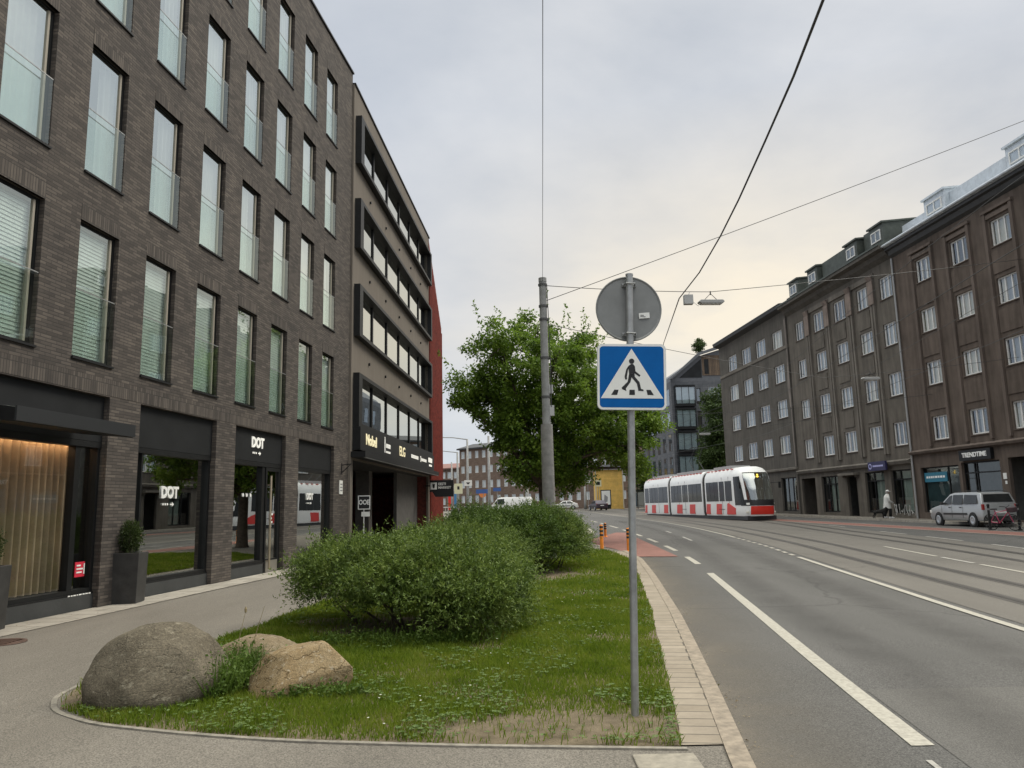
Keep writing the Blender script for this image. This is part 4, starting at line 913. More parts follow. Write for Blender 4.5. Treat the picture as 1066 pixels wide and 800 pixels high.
# ================================================================== far buildings
FB = brickmat('far_brown_brick', (.15, .105, .08), (.20, .145, .11), (.12, .09, .075), bw=.5, rh=.15, ms=.01)
def far_house(name, label, a, b_, z0, h, D, m, nw, rows, ww, wh, roofm, zfirst, group=None):
    ang = math.atan2(b_[1] - a[1], b_[0] - a[0]); L_ = math.hypot(b_[0] - a[0], b_[1] - a[1])
    t = thing(name, label, 'building', (a[0], a[1], z0), ang, group)
    pit = L_ / nw; us = [pit * (k + .5) - ww / 2 for k in range(nw)]
    zs = [zfirst + k * 3.1 for k in range(rows)]
    wall_mesh(0, L_, -.5, h, [(u, u + ww, z, z + wh) for u in us for z in zs], .2, -1, D).build('wall', m, t)
    r = MB(); r.prism([(-.5, h + .005), (D + .5, h + .005), (D + .5, h + .3), (D * .6, h + 1.6), (D * .4, h + 1.6), (-.5, h + .3)], 'x', -.4, L_ + .4); r.build('roof', roofm, t)
    f0 = None; rr2 = random.Random(len(label))
    for u in us:
        for z in zs:
            if f0 is None:
                f0 = frame_mesh(ww, wh, .1, .05, .12, mull=[ww / 2]).build('window', WHITEF, t); p = MB(); p.quad((.05, .09, .05), (ww - .05, .09, .05), (ww - .05, .09, wh - .05), (.05, .09, wh - .05)); p.build('pane', OLDG, f0)
                p = MB(); p.quad((.1, .18, .05), (ww * .9, .18, .05), (ww * .9, .18, wh - .05), (.1, .18, wh - .05)); p.build('curtain', CURT, f0); o = f0
            else:
                o = f0.copy(); COL.objects.link(o); o.parent = t
                for ch in f0.children: d = ch.copy(); COL.objects.link(d); d.parent = o
            o.location = (u, 0, z)
    return t
fh = far_house('brick_apartment_block', 'long brown brick apartment block with white windows behind the street tree', (-11.6, 165), (22, 138), 1.2, 12.6, 12, FB, 22, 4, .95, 1.5, ROOFD, 1.4)
c = MB(); c.box(13, 3, 13.2, 15.5, 5, 15.4); c.build('chimney', mat('cream_render', (.5, .42, .3), .8), fh)
far_house('low_brick_block', 'lower brown block beside the long brick apartment block, behind the lamp posts', (-24, 190), (-11.5, 182), 1.2, 9.6, 10, FB, 8, 3, 1.2, 1.5, mat('red_tin_roof', (.20, .09, .07), .6), 1.2)
YEL = brickmat('ochre_boarding', (.70, .45, .12), (.74, .49, .14), (.5, .31, .08), bw=30, rh=.22, ms=.012)
yh = thing('yellow_house', 'ochre yellow boarded house beyond the end of the tram', 'building', (13.0, 124, terr(13, 124)), R(-4))
b = MB(); b.box(0, 0, -.3, 4.4, 9, 6.1); b.build('wall', YEL, yh)
b = MB(); b.prism([(-.3, 6.1), (4.7, 6.1), (4.5, 6.55), (2.2, 7.0), (-.1, 6.55)], 'y', -.3, 9.3); b.build('roof', mat('grey_tin_roof', (.25, .25, .25), .5, .4), yh)
b = MB(); b.box(-.04, -.06, 0, .12, -.003, 6.1); b.box(4.28, -.06, 0, 4.44, -.003, 6.1); build_each(b, 'corner_board', mat('pale_trim', (.55, .5, .38), .7), yh)
b = MB(); b.box(4.402, .8, 3.4, 4.43, 1.7, 4.9); b.box(4.402, 2.6, 3.4, 4.43, 3.5, 4.9); build_each(b, 'window', WHITEF, yh)
# ================================================================== vegetation
BARK = mat('bark', (.085, .065, .048), .95, var=.35, vscale=9, bump=.7, bscale=22)
BARKB = mat('twig_bark', (.070, .052, .036), .95, var=.3, vscale=9)
# ---- grass blades
def nz0(x, y): return .6 * np.array([noise.noise((float(a) * 2.1 + 3, float(b) * 1.4, 9)) for a, b in zip(x, y)])
def in_ell(x, y, cx, cy, rx, ry): return ((x - cx) / rx) ** 2 + ((y - cy) / ry) ** 2
def grass(n, y0, y1, h0, h1, w):
    x = rng.uniform(-4.3, 3.4, n); y = rng.uniform(y0, y1, n); k = inpoly(x, y)
    pr = np.ones(n)
    e = np.minimum(in_ell(x, y, .25, 5.88, .95, .42), in_ell(x, y, .86, 5.8, .35, .35)) + .7 * np.array([noise.noise((float(a) * 3.1, float(b) * 4, 5)) for a, b in zip(x, y)]); pr *= np.clip((e - .45) * .7, .05, 1)
    ed = np.array([PI_(float(b)) for b in y]) - x; pr *= np.clip(.45 + ed * 2.2 + nz0(x, y), .25, 1)
    pr *= np.clip(in_ell(x, y, -1.5, 11.0, 1.6, 1.2) - .2, .03, 1)
    pr *= np.clip(in_ell(x, y, -2.9, 11.6, .4, .4) - .3, .1, 1); pr *= np.clip(in_ell(x, y, -3.98, 7.1, .36, .55) - .3, .04, 1)
    pr *= np.clip(in_ell(x, y, .2, 17.8, 1.9, 2.0) - .2, .03, 1)
    nz = np.array([noise.noise((float(a) * 1.3, float(b) * 1.3, 0)) for a, b in zip(x, y)]); pr *= np.clip(.85 + nz * .9, .25, 1)
    k &= rng.random(n) < pr; x, y, nz = x[k], y[k], nz[k]; n = len(x)
    z = np.array([terr(a, b) for a, b in zip(x, y)]) - .001
    h = rng.uniform(h0, h1, n) * (1 + .5 * nz); th = rng.uniform(0, 2 * np.pi, n); ln = rng.uniform(.15, .75, n) * h; ph = rng.uniform(0, 2 * np.pi, n)
    P = np.stack([x, y, z], 1); sd = np.stack([np.cos(th), np.sin(th), np.zeros(n)], 1) * w / 2
    bend = np.stack([np.cos(ph) * ln, np.sin(ph) * ln, h], 1)
    return np.stack([P - sd, P + sd, P + bend * [.45, .45, .62] + sd * .7, P + bend, P + bend * [.45, .45, .62] - sd * .7], 1).reshape(-1, 3)
GR = leafmat('grass_blade', [(.062, .104, .008), (.105, .168, .011), (.152, .216, .018), (.200, .248, .030), (.255, .255, .065)], .42, nscale=1.6)
V = np.concatenate([grass(95000, 5.4, 8.2, .030, .075, .008), grass(120000, 8.0, 13, .035, .08, .012), grass(110000, 12.5, 28, .04, .09, .022)])
o = npmesh('grass', V, 5, GR); o['kind'] = 'stuff'; o['label'] = 'short green lawn grass on the verge between the path and the road'; o['category'] = 'grass'
# clover and small weeds
n = 16000; x = rng.uniform(-4.2, 3.2, n); y = 5.4 + 12 * rng.random(n) ** 1.6; k = inpoly(x, y) & (np.array([noise.noise((float(a) * 1.1 + 9, float(b) * 1.1, 3)) for a, b in zip(x, y)]) > .05)
k &= (in_ell(x, y, .25, 5.88, .8, .36) > 1) | (rng.random(n) < .12)
x, y = x[k], y[k]; n = len(x); z = np.array([terr(a, b) for a, b in zip(x, y)]) + rng.uniform(.025, .06, n)
P = np.repeat(np.stack([x, y, z], 1), 3, 0); a = np.tile([0, 2.1, 4.2], n) + np.repeat(rng.uniform(0, 6, n), 3); D = np.stack([np.cos(a), np.sin(a), np.full(3 * n, .25)], 1)
o = npmesh('clover', leaves(P, D, .026, .024, 2.), 4, leafmat('clover_leaf', [(.07, .115, .025), (.11, .17, .04), (.15, .21, .07)], .3)); o['kind'] = 'stuff'
n = 150; x = rng.uniform(-4, 3, n); y = 5.5 + 9 * rng.random(n); k = inpoly(x, y) & (np.array([noise.noise((float(a) * .8 + 4, float(b) * .8, 7)) for a, b in zip(x, y)]) > .1); x, y = x[k], y[k]; n = len(x)
z = np.array([terr(a, b) for a, b in zip(x, y)]) + .075; P = np.repeat(np.stack([x, y, z], 1), 5, 0); a = np.tile(np.arange(5) * 1.257, n); D = np.stack([np.cos(a), np.sin(a), np.full(5 * n, .5)], 1)
o = npmesh('clover_blossom', leaves(P, D, .012, .011, 2.), 4, mat('blossom_white', (.6, .6, .52), .8)); o['kind'] = 'stuff'

# ---- boulders
def boulder(name, label, loc, sc_, rz, m, seed, amp=.16, flat=.35, det=5, tilt=0):
    import bmesh
    bm = bmesh.new(); bmesh.ops.create_icosphere(bm, subdivisions=det, radius=1)
    for v in bm.verts:
        p = v.co.copy(); q = p * 1.0 + Vector((seed, seed * 2, 0))
        f = 1 + amp * noise.noise(q) + amp * .5 * noise.noise(q * 2.3) + amp * .16 * noise.noise(q * 6) + amp * .07 * noise.noise(q * 15)
        c = p * f
        # a few flattened faces
        for fa in FACETS.get(name, []):
            d = c.dot(fa[0]) - fa[1]
            if d > 0: c -= fa[0] * d * .93
        v.co = c
    for v in bm.verts:
        if v.co.z < -flat: v.co.z = -flat + (v.co.z + flat) * .1
    me = bpy.data.meshes.new(name); bm.to_mesh(me); bm.free(); me.materials.append(m); me.polygons.foreach_set('use_smooth', [True] * len(me.polygons))
    nm = 'boulder'; o = bpy.data.objects.new(nm, me); COL.objects.link(o); o.scale = sc_; o.rotation_euler = (0, tilt, rz); o.location = loc
    return tag(o, label, 'boulder', 'boulders on the lawn tip')
FACETS = {'rock_ochre': [(Vector((.2, -.75, .6)).normalized(), .62), (Vector((-.6, -.3, .7)).normalized(), .66), (Vector((.8, .1, .5)).normalized(), .8), (Vector((0, 0, 1)), .62), (Vector((.3, -1, -.1)).normalized(), .70)],
          'rock_grey': [(Vector((.3, -.9, .35)).normalized(), .86), (Vector((.9, -.2, .3)).normalized(), .86), (Vector((-.5, -.6, .5)).normalized(), .9)]}
def rockmat(name, c1, c2, lich, crack=0):
    m = bpy.data.materials.new(name); m.use_nodes = True; N = m.node_tree.nodes; L = m.node_tree.links; b = N['Principled BSDF']; b.inputs['Roughness'].default_value = .92; b.inputs['Specular IOR Level'].default_value = .25
    tc = N.new('ShaderNodeTexCoord')
    def nz(s, d=8, r=.65):
        n = N.new('ShaderNodeTexNoise'); n.inputs['Scale'].default_value = s; n.inputs['Detail'].default_value = d; n.inputs['Roughness'].default_value = r; L.new(tc.outputs['Object'], n.inputs['Vector']); return n
    def ramp_(n, p0, p1, a, c, o='Fac'):
        r = N.new('ShaderNodeValToRGB'); r.color_ramp.elements[0].position = p0; r.color_ramp.elements[1].position = p1; r.color_ramp.elements[0].color = (*a, 1); r.color_ramp.elements[1].color = (*c, 1); L.new(n.outputs[o], r.inputs['Fac']); return r
    def mix(a, c, f=None, t='MULTIPLY'):
        x = N.new('ShaderNodeMix'); x.data_type = 'RGBA'; x.blend_type = t; x.inputs['Factor'].default_value = 1; L.new(a, x.inputs['A'])
        if isinstance(c, tuple): x.inputs['B'].default_value = (*c, 1)
        else: L.new(c, x.inputs['B'])
        if f is not None: L.new(f, x.inputs['Factor'])
        return x.outputs['Result']
    a = ramp_(nz(1.7), .32, .68, c1, c2).outputs[0]
    a = mix(a, ramp_(nz(38, 4), .35, .7, (.6, .6, .6), (1.35, 1.33, 1.28)).outputs[0])
    a = mix(a, lich, ramp_(nz(9, 9, .75), .55, .64, (0, 0, 0), (.85, .85, .85)).outputs[0], 'MIX')
    mp = N.new('ShaderNodeMapping'); mp.inputs['Rotation'].default_value = (.5, .3, .2); mp.inputs['Scale'].default_value = (1, 1, 2.4)
    L.new(tc.outputs['Object'], mp.inputs[0])
    wv = N.new('ShaderNodeTexNoise'); wv.inputs['Scale'].default_value = 1.6; wv.inputs['Detail'].default_value = 6; L.new(mp.outputs[0], wv.inputs['Vector'])
    cr = N.new('ShaderNodeValToRGB'); e = cr.color_ramp.elements; e[0].position = .485; e[0].color = (1, 1, 1, 1); e[1].position = .5; e[1].color = (.42, .38, .34, 1); e.new(.515).color = (1, 1, 1, 1); L.new(wv.outputs['Fac'], cr.inputs['Fac'])
    if crack: a = mix(a, cr.outputs[0])
    L.new(a, b.inputs['Base Color'])
    ad = N.new('ShaderNodeMath'); ad.operation = 'MULTIPLY_ADD'; L.new(nz(14, 9, .7).outputs['Fac'], ad.inputs[0]); ad.inputs[1].default_value = .8
    L.new(cr.outputs[0], ad.inputs[2])
    bp = N.new('ShaderNodeBump'); bp.inputs['Strength'].default_value = .55; bp.inputs['Distance'].default_value = .035; L.new(ad.outputs[0], bp.inputs['Height']); L.new(bp.outputs['Normal'], b.inputs['Normal'])
    return m
RG = rockmat('granite_grey', (.092, .078, .056), (.172, .148, .110), (.24, .215, .16)); RO = rockmat('granite_ochre', (.205, .140, .068), (.31, .24, .145), (.40, .35, .26), 1)
boulder('rock_grey', 'largest boulder, rounded and grey brown, on the bare left tip of the lawn', (-3.20, 7.15, .15), (.61, .53, .48), R(8), RG, 3.1, amp=.095, flat=.5, tilt=R(-4))
boulder('rock_mid', 'low half sunken tan boulder partly hidden between the two other boulders', (-2.62, 8.15, .10), (.46, .36, .27), R(20), rockmat('granite_tan', (.17, .13, .08), (.25, .20, .13), (.31, .27, .2)), 7.7, amp=.14, flat=.3)
boulder('rock_ochre', 'angular cracked ochre boulder at the right of the three boulders', (-1.98, 7.34, .08), (.47, .38, .45), R(18), RO, 5.3, amp=.27, flat=.4, tilt=R(-10))
# ---- tall weeds between the boulders
def weeds(name, label, cx, cy, rx, ry, n, h, hue):
    a = rng.uniform(0, 6.28, n); r = np.sqrt(rng.random(n)); x = cx + rx * r * np.cos(a); y = cy + ry * r * np.sin(a); z = np.full(n, terr(cx, cy) + .01)
    P = np.stack([x, y, z], 1); hh = rng.uniform(.4, 1, n) * h
    D = np.stack([rng.normal(0, .35, n), rng.normal(0, .35, n), np.ones(n)], 1)
    V1 = leaves(P, D, hh, .014, .1)
    t = rng.uniform(.25, 1, n * 4); PP = np.repeat(P, 4, 0) + np.repeat(unit(D) * hh[:, None], 4, 0) * t[:, None]; DD = rng.normal(size=(n * 4, 3)) * [1, 1, .4] + [0, 0, .25]
    V2 = leaves(PP, DD, rng.uniform(.02, .05, n * 4), .020, .8)
    return tag(npmesh(name, np.concatenate([V1, V2]), 4, hue), label, 'weeds')
WEED = leafmat('weed_leaf', [(.045, .085, .012), (.085, .145, .020), (.135, .20, .038)], .35)
weeds('weeds', 'tall leafy weeds growing up between the large grey boulder and the ochre one', -2.66, 7.45, .28, .55, 620, .42, WEED)
w2 = weeds('weeds', 'low weeds growing along the foot of the ochre boulder', -1.75, 7.02, .5, .12, 160, .14, WEED); w2 = None
weeds('weeds', 'low weeds along the front foot of the large grey boulder', -3.1, 6.95, .55, .10, 170, .13, WEED)
weeds('weeds', 'shady weeds at the front foot of the large shrub', -1.3, 9.55, 1.2, .3, 420, .22, WEED)
b = MB()
for p in ([(-2.78, 8.0, 0), (-2.8, 8.0, .3), (-2.74, 8.02, .62)], [(-2.7, 8.05, 0), (-2.66, 8.03, .3), (-2.56, 8.05, .66)], [(-2.5, 7.3, 0), (-2.4, 7.25, .2), (-2.2, 7.2, .42)]): b.tube(p, [.005, .004, .002], 5)
b.lathe([(0, .60), (.012, .61), (.014, .64), (0, .67)], 6, (-2.74, 8.02, 0)); ds_ = thing('dry_weed', 'thin dry stalks standing behind the large grey boulder', 'dry weed'); build_each(b, 'stalk', mat('straw', (.25, .2, .11), .9), ds_)

# ---- shrubs
def shrub(label, lobes, nshoot, per, m, seed, leaf=(.05, .013), shoot=.38, stems=14, base=(0, 0), group='shrubs on the lawn', droop=.25, hollow=-9., lift=.5):
    bx, by = base; z0 = terr(bx, by)
    t = thing('shrub', label, 'shrub', (bx, by, z0), 0, group); g = np.random.default_rng(seed)
    w = np.array([l[3] * l[4] * l[5] for l in lobes]) ** .67; w /= w.sum(); ids = g.choice(len(lobes), nshoot, p=w); C = np.array([l[:3] for l in lobes])[ids]; Rr = np.array([l[3:6] for l in lobes])[ids]
    d = unit(g.normal(size=(nshoot, 3))); d[:, 2] = np.where(d[:, 2] < -.45, -d[:, 2], d[:, 2])
    lump = np.array([noise.noise((float(a[0]) * 2.1 + seed, float(a[1]) * 2.1, float(a[2]) * 2.3 + k)) for a, k in zip(d, ids)])
    r = (.66 + .36 * g.random(nshoot) ** .5) * (1 + .5 * lump)
    P = C + d * Rr * r[:, None]
    keep = (P[:, 2] > np.where((P[:, 0] < hollow), .42 + .12 * lump, .10)); P, d = P[keep], d[keep]; n = len(P)
    sd = unit(d + np.array([0, 0, lift]) + .45 * g.normal(size=(n, 3))); L_ = shoot * g.uniform(.5, 1.3, n) * np.where((g.random(n) < .05) & (d[:, 2] > .1), 1.6, 1)
    tt = (np.arange(per) + .5) / per
    PP = P[:, None, :] + sd[:, None, :] * (L_[:, None] * tt[None, :])[:, :, None]; PP[:, :, 2] -= droop * (L_[:, None] * tt[None, :] ** 2)
    PP += .012 * g.normal(size=PP.shape); PP = PP.reshape(-1, 3)
    DD = np.repeat(sd, per, 0) * .8 + g.normal(size=(n * per, 3)) * .75; k = PP[:, 2] > .03; PP, DD = PP[k], DD[k]
    npmesh('foliage', leaves(PP, DD, leaf[0] * g.uniform(.7, 1.25, len(PP)), leaf[1] * g.uniform(.8, 1.2, len(PP)), .9), 4, m, t)
    b = MB(); r_ = random.Random(seed)
    for k in range(stems):
        l = lobes[r_.randrange(len(lobes))]; a = r_.random() * 6.28; q = Vector((l[0] + .55 * l[3] * math.cos(a), l[1] + .55 * l[4] * math.sin(a), l[2] + l[5] * r_.uniform(.1, .6)))
        s0 = Vector((l[0] * .55 + r_.uniform(-.2, .2), l[1] * .55 + r_.uniform(-.2, .2), 0)); b.tube([s0, s0.lerp(q, .5) + Vector((0, 0, -.08)), q], [.022, .014, .006], 5)
        for j in range(3):
            q2 = q + Vector((r_.uniform(-.4, .4), r_.uniform(-.4, .4), r_.uniform(.0, .35))); b.tube([s0.lerp(q, .7), q2], [.008, .003], 4)
    b.build('stem', BARKB, t); return t
SHR = leafmat('shrub_leaf', [(.030, .055, .012), (.060, .098, .018), (.105, .160, .030), (.180, .245, .050), (.275, .335, .085)], .34)
SHRD = leafmat('shrub_leaf_dark', [(.026, .050, .010), (.052, .095, .015), (.098, .160, .026), (.175, .245, .046)], .34)
shrub('largest shrub, broad and grey green, arching over the lawn behind the boulders',
      [(-.85, .3, .62, .85, .9, .42), (-.1, -.1, .62, .9, 1.0, .46), (.60, .1, .52, .85, 1.0, .50), (.95, -.45, .40, .55, .85, .38), (-1.45, .8, .66, .50, .75, .32), (.2, .9, .70, 1.05, .85, .40), (-.2, -.95, .50, .55, .45, .30), (.55, -1.05, .36, .65, .5, .36)],
      9800, 15, SHR, 3, base=(-1.35, 10.85), leaf=(.060, .0195), shoot=.42, hollow=.35)
shrub('light green shrub rising right behind the largest shrub', [(0, 0, .60, 1.0, 1.2, .58), (.7, .5, .58, .8, 1., .54), (-.8, .8, .58, 1., 1., .54)], 4200, 14, SHR, 5, base=(-1.2, 15.6), leaf=(.06, .016), shoot=.4)
shrub('dark rounded shrub by the base of the tall mast', [(0, 0, .72, 1.1, 1.2, .66), (.75, .3, .70, .85, 1.2, .64), (-.7, .6, .76, 1.0, 1.2, .62)], 5200, 13, SHRD, 7, base=(-.3, 18.6), leaf=(.062, .020), shoot=.34)
shrub('right-hand shrub on the lawn with pale drooping tips toward the road', [(0, 0, .64, .95, 1.3, .62), (.35, -.5, .6, .6, .9, .55), (-.5, -.9, .55, .6, .7, .5)], 4200, 13, SHR, 9, base=(.72, 19.6), leaf=(.06, .017), shoot=.36)
bpy.data.objects['shrub.003']['label'] = 'last shrub of the lawn, pale tipped, nearest the road and the orange bollards'

for o_ in [o for o in COL.objects if o.get('category') == 'shrub']:
    if 'largest shrub, broad' in o_['label']: o_.scale = (.91, .91, .93)
    elif 'rising right behind' in o_['label']: o_.scale = (.95, .92, .86)
# ---- trees
def tree(label, x, y, lobes, trunk_r, m, nclump, per, leaf, seed, group=None, spread=.5, fork=None, cat='tree', shoots=0):
    z0 = terr(x, y) - .03; g = np.random.default_rng(seed); r_ = random.Random(seed)
    t = thing('deciduous_tree', label, cat, (x, y, z0), 0, group)
    L_ = np.array(lobes, float); w = (L_[:, 3] * L_[:, 4] * L_[:, 5]) ** .75; w /= w.sum(); ids = g.choice(len(L_), nclump, p=w)
    d = unit(g.normal(size=(nclump, 3))); r = g.random(nclump) ** .42
    C = L_[ids, :3] + d * L_[ids, 3:6] * r[:, None]; C = C + .25 * spread * g.normal(size=C.shape)
    sz = spread * g.uniform(.55, 1.15, nclump)
    off = g.normal(size=(nclump, per, 3)); off = off / np.linalg.norm(off, axis=2, keepdims=True) * (g.random((nclump, per, 1)) ** .5); off *= np.array([1, 1, .62])
    P = (C[:, None, :] + off * sz[:, None, None]).reshape(-1, 3); D = (off + np.array([0, 0, -.15])).reshape(-1, 3) + .5 * g.normal(size=(nclump * per, 3))
    if shoots:
        ks = g.choice(len(L_), shoots, p=w); dd = unit(g.normal(size=(shoots, 3)) * [1, 1, .5] + [0, 0, .95]); Q = L_[ks, :3] + dd * L_[ks, 3:6] * .92; sl = g.uniform(.5, 1.5, shoots); tt = np.linspace(0, 1, 34)
        PP = Q[:, None, :] + unit(dd + np.array([0, 0, .7]))[:, None, :] * (sl[:, None] * tt)[:, :, None] + .10 * g.normal(size=(shoots, 34, 3)) * (1.1 - tt)[None, :, None]
        P = np.concatenate([P, PP.reshape(-1, 3)]); D = np.concatenate([D, g.normal(size=(shoots * 34, 3)) + [0, 0, .2]])
    npmesh('crown', leaves(P, D, leaf * g.uniform(.7, 1.3, len(P)), leaf * .62 * g.uniform(.8, 1.2, len(P)), .9), 4, m, t)
    b = MB(); top = Vector(L_[:, :3].mean(0)); f = Vector(fork) if fork else Vector((0, 0, max(1.5, L_[:, 2].min() - .5)))
    b.tube([(0, 0, -.1), (0, 0, .15), tuple(f * .5 + Vector((.03, .02, 0))), tuple(f)], [trunk_r * 1.5, trunk_r * 1.12, trunk_r * .95, trunk_r * .85], 10)
    for l in lobes:
        c = Vector(l[:3]); m1 = f.lerp(c, .5) + Vector((0, 0, .3)); b.tube([f + Vector((0, 0, -.15)), m1, c], [trunk_r * .55, trunk_r * .32, trunk_r * .12], 7)
        for k in range(5):
            dv = Vector((r_.gauss(0, 1), r_.gauss(0, 1), r_.gauss(.3, .8))).normalized(); e = c + Vector((dv.x * l[3], dv.y * l[4], dv.z * l[5])) * .85
            b.tube([m1.lerp(c, r_.uniform(.3, 1)), c.lerp(e, .5) + Vector((0, 0, .1)), e], [trunk_r * .13, trunk_r * .08, .012], 5)
    b.build('trunk', BARK, t, smooth=True); return t
TL = leafmat('street_tree_leaf', [(.038, .072, .010), (.074, .134, .015), (.120, .202, .022), (.178, .268, .034), (.225, .305, .050)], .46, nscale=1.1)
TD = leafmat('dark_tree_leaf', [(.026, .048, .013), (.044, .076, .018), (.064, .102, .024), (.085, .128, .030)], .3)
TY = 31.; tx = (563 - 533) / 800 * TY
lob = []
for px, py, rx, ry, dy in [(497, 400, 30, 27, 0), (522, 365, 34, 30, -1.2), (556, 352, 26, 26, .6), (573, 388, 40, 36, -1.6), (600, 372, 28, 28, .8), (545, 430, 50, 42, 0), (605, 425, 48, 40, -1.), (640, 430, 42, 32, 1.4), (520, 420, 36, 32, 1.6), (560, 470, 42, 34, -.6), (610, 470, 42, 28, 1.2), (650, 462, 32, 27, -.4), (592, 495, 26, 17, .4), (545, 488, 24, 22, 1.), (672, 440, 17, 24, .5), (480, 418, 16, 16, 0), (664, 486, 14, 18, .8)]:
    p = at(px, py, TY + dy); k = TY / 800; lob.append((p.x - tx, dy, p.z - terr(tx, TY), rx * k, max(rx, ry) * k * 1.0, ry * k))
tree('big leafy street tree behind the tall mast, its crown reaching over the road', tx, TY, lob, .21, TL, 820, 95, .135, 4, spread=.44, fork=(-.02, 0, 2.3), shoots=120)
# tree beside the modern corner house, half hidden by the dark apartment house
tree('dark green tree squeezed between the modern corner house and the apartment row', 24.6, 92, [(0, 0, 5, 2.3, 2.3, 3.2), (.2, 0, 9, 2.4, 2.4, 3.2), (.3, .2, 12.4, 1.9, 1.9, 2.4), (-.8, 0, 7, 1.8, 1.8, 2.6), (-1.0, 0, 3.6, 1.6, 1.8, 1.8)], .25, TD, 420, 70, .26, 12, spread=.75)
tree('dark tree behind the bus shelter', 20.3, 118, [(0, 0, 4.5, 2.6, 2.5, 3.0), (1.5, 0, 6.5, 2.4, 2.4, 2.6), (-1., 0, 6.0, 1.8, 2, 2), (2.8, 0, 3.6, 2.2, 2.2, 2.4)], .25, TD, 330, 60, .30, 15, spread=.8)
0 and tree('tall dark tree rising left of the tram tail', 19.6, 104, [(0, 0, 5.5, 2.0, 2, 3.4), (-1.4, 0, 8.6, 2.2, 2, 2.4), (.2, 0, 10.2, 1.7, 2, 2)], .25, TD, 300, 60, .28, 18, spread=.8)
tree('small tree growing on the roof terrace of the modern corner house', 25.9, 104, [(0, 0, 1.4, .8, .8, .8), (.2, 0, 2.2, .5, .5, .6)], .06, TD, 60, 50, .18, 19, spread=.35)
bpy.data.objects[[o.name for o in COL.objects if o.get('label', '').startswith('small tree')][0]].location.z = gz + 20.6
0 and tree('broad tree far off behind the parked cars and the long brick block', -30, 210, [(0, 0, 6, 5, 4, 4), (5, 0, 7, 5, 4, 4), (-6, 0, 5, 5, 4, 4)], .4, TD, 200, 50, .5, 23, spread=1.4)
# ================================================================== signs, poles, bollards, wires
st = thing('sign_post', 'slim grey galvanised signpost at the edge of the lawn beside the kerb pavers', 'signpost', (.885, 6.22, terr(.885, 6.22)))
lean = Vector((.122, .03, 3.50)); ln = lambda z: lean * (z / 3.5)
b = MB(); b.tube([(0, 0, -.1), tuple(lean * .5), tuple(lean)], .030, 14); b.tube([tuple(lean), tuple(lean * 1.004)], .032, 14); b.build('pole', STEEL, st, smooth=False); smooth_by_angle(bpy.data.objects['pole'])
tilt = math.atan2(.122, 3.5)
def rrect(w, h, r, n=6):
    P = []
    for cx, cy, a0 in ((w / 2 - r, h / 2 - r, 0), (-w / 2 + r, h / 2 - r, 90), (-w / 2 + r, -h / 2 + r, 180), (w / 2 - r, -h / 2 + r, 270)):
        for k in range(n + 1): a = R(a0 + 90 * k / n); P.append((cx + r * math.cos(a), cy + r * math.sin(a)))
    return P
zc = 2.625; c = ln(zc)
cr = thing('pedestrian_crossing_sign', 'square blue sign with a white triangle and a black walking figure on the signpost', 'road sign', (.885 + c.x, 6.22 + c.y - .062, terr(.885, 6.22) + zc), R(-2)); cr.rotation_euler = (0, tilt, R(-2))
Wd, Hd = .56, .545
b = MB(); b.prism(rrect(Wd, Hd, .045), 'y', -.004, .018); b.build('plate', mat('sign_edge_grey', (.50, .52, .53), .45, .4), cr)
b = MB(); b.prism(rrect(Wd - .006, Hd - .006, .043), 'y', -.0060, -.0042); b.build('white_border', SIGNW, cr)
b = MB(); b.prism(rrect(Wd - .04, Hd - .04, .03), 'y', -.0078, -.0062); bf = b.build('blue_field', BLUE, cr)
b = MB(); b.prism([(0, .233), (.252, -.178), (-.252, -.178)], 'y', -.0096, -.0080); tri = b.build('white_triangle', SIGNW, cr)
b = MB(); y0, y1 = -.0114, -.0098
b.lathe([(0, y0), (.022, y0), (.022, y1), (0, y1)], 16, (.0, 0, .128), 'Y')
for P in ([(-.008, .104), (.012, .104), (.024, .088), (.022, .03), (-.022, .02), (-.026, .07)],
          [(-.024, .092), (-.012, .098), (-.030, .055), (-.040, .0), (-.038, -.022), (-.054, -.024), (-.058, .002), (-.045, .06)],
          [(.016, .092), (.026, .085), (.030, .045), (.070, .012), (.062, .000), (.018, .030)],
          [(-.022, .025), (.004, .020), (-.012, -.045), (-.050, -.098), (-.044, -.118), (-.078, -.104), (-.084, -.092), (-.034, -.042)],
          [(-.010, .022), (.022, .030), (.024, .0), (.062, -.045), (.074, -.100), (.092, -.106), (.094, -.118), (.052, -.116), (.040, -.056), (-.002, -.006)],
          [(-.168, -.150), (-.120, -.150), (-.108, -.108), (-.142, -.108)], [(-.022, -.150), (.024, -.150), (.022, -.108), (-.020, -.108)], [(.126, -.150), (.176, -.150), (.150, -.108), (.116, -.108)]):
    b.prism(P, 'y', y0, y1)
b.build('walking_figure', SIGNB, tri)
b = MB()
for zz in (-.17, .17): b.box(-.06, .0185, zz - .012, .06, .028, zz + .012); b.tube([(-.045, .028, zz), (-.04, .10, zz), (.0, .115, zz), (.04, .10, zz), (.045, .028, zz)], .008, 6)
build_each(b, 'clamp', STEEL, cr)
zc = 3.225; c = ln(zc)
rs = thing('round_sign_back', 'round traffic sign seen from its plain grey back at the top of the signpost', 'road sign', (.885 + c.x, 6.22 + c.y + .05, terr(.885, 6.22) + zc)); rs.rotation_euler = (0, tilt, R(4))
b = MB(); b.lathe([(0, 0), (.262, 0), (.274, -.008), (.280, -.006), (.280, .012), (.0, .014)], 48, (0, 0, 0), 'Y'); smooth_by_angle(b.build('plate', SIGNBACK, rs), 30)
b = MB(); b.prism([(.085, -.085), (.175, -.075), (.172, -.028), (.082, -.038)], 'y', -.0135, -.0105); s1 = b.build('sticker', SIGNW, rs)
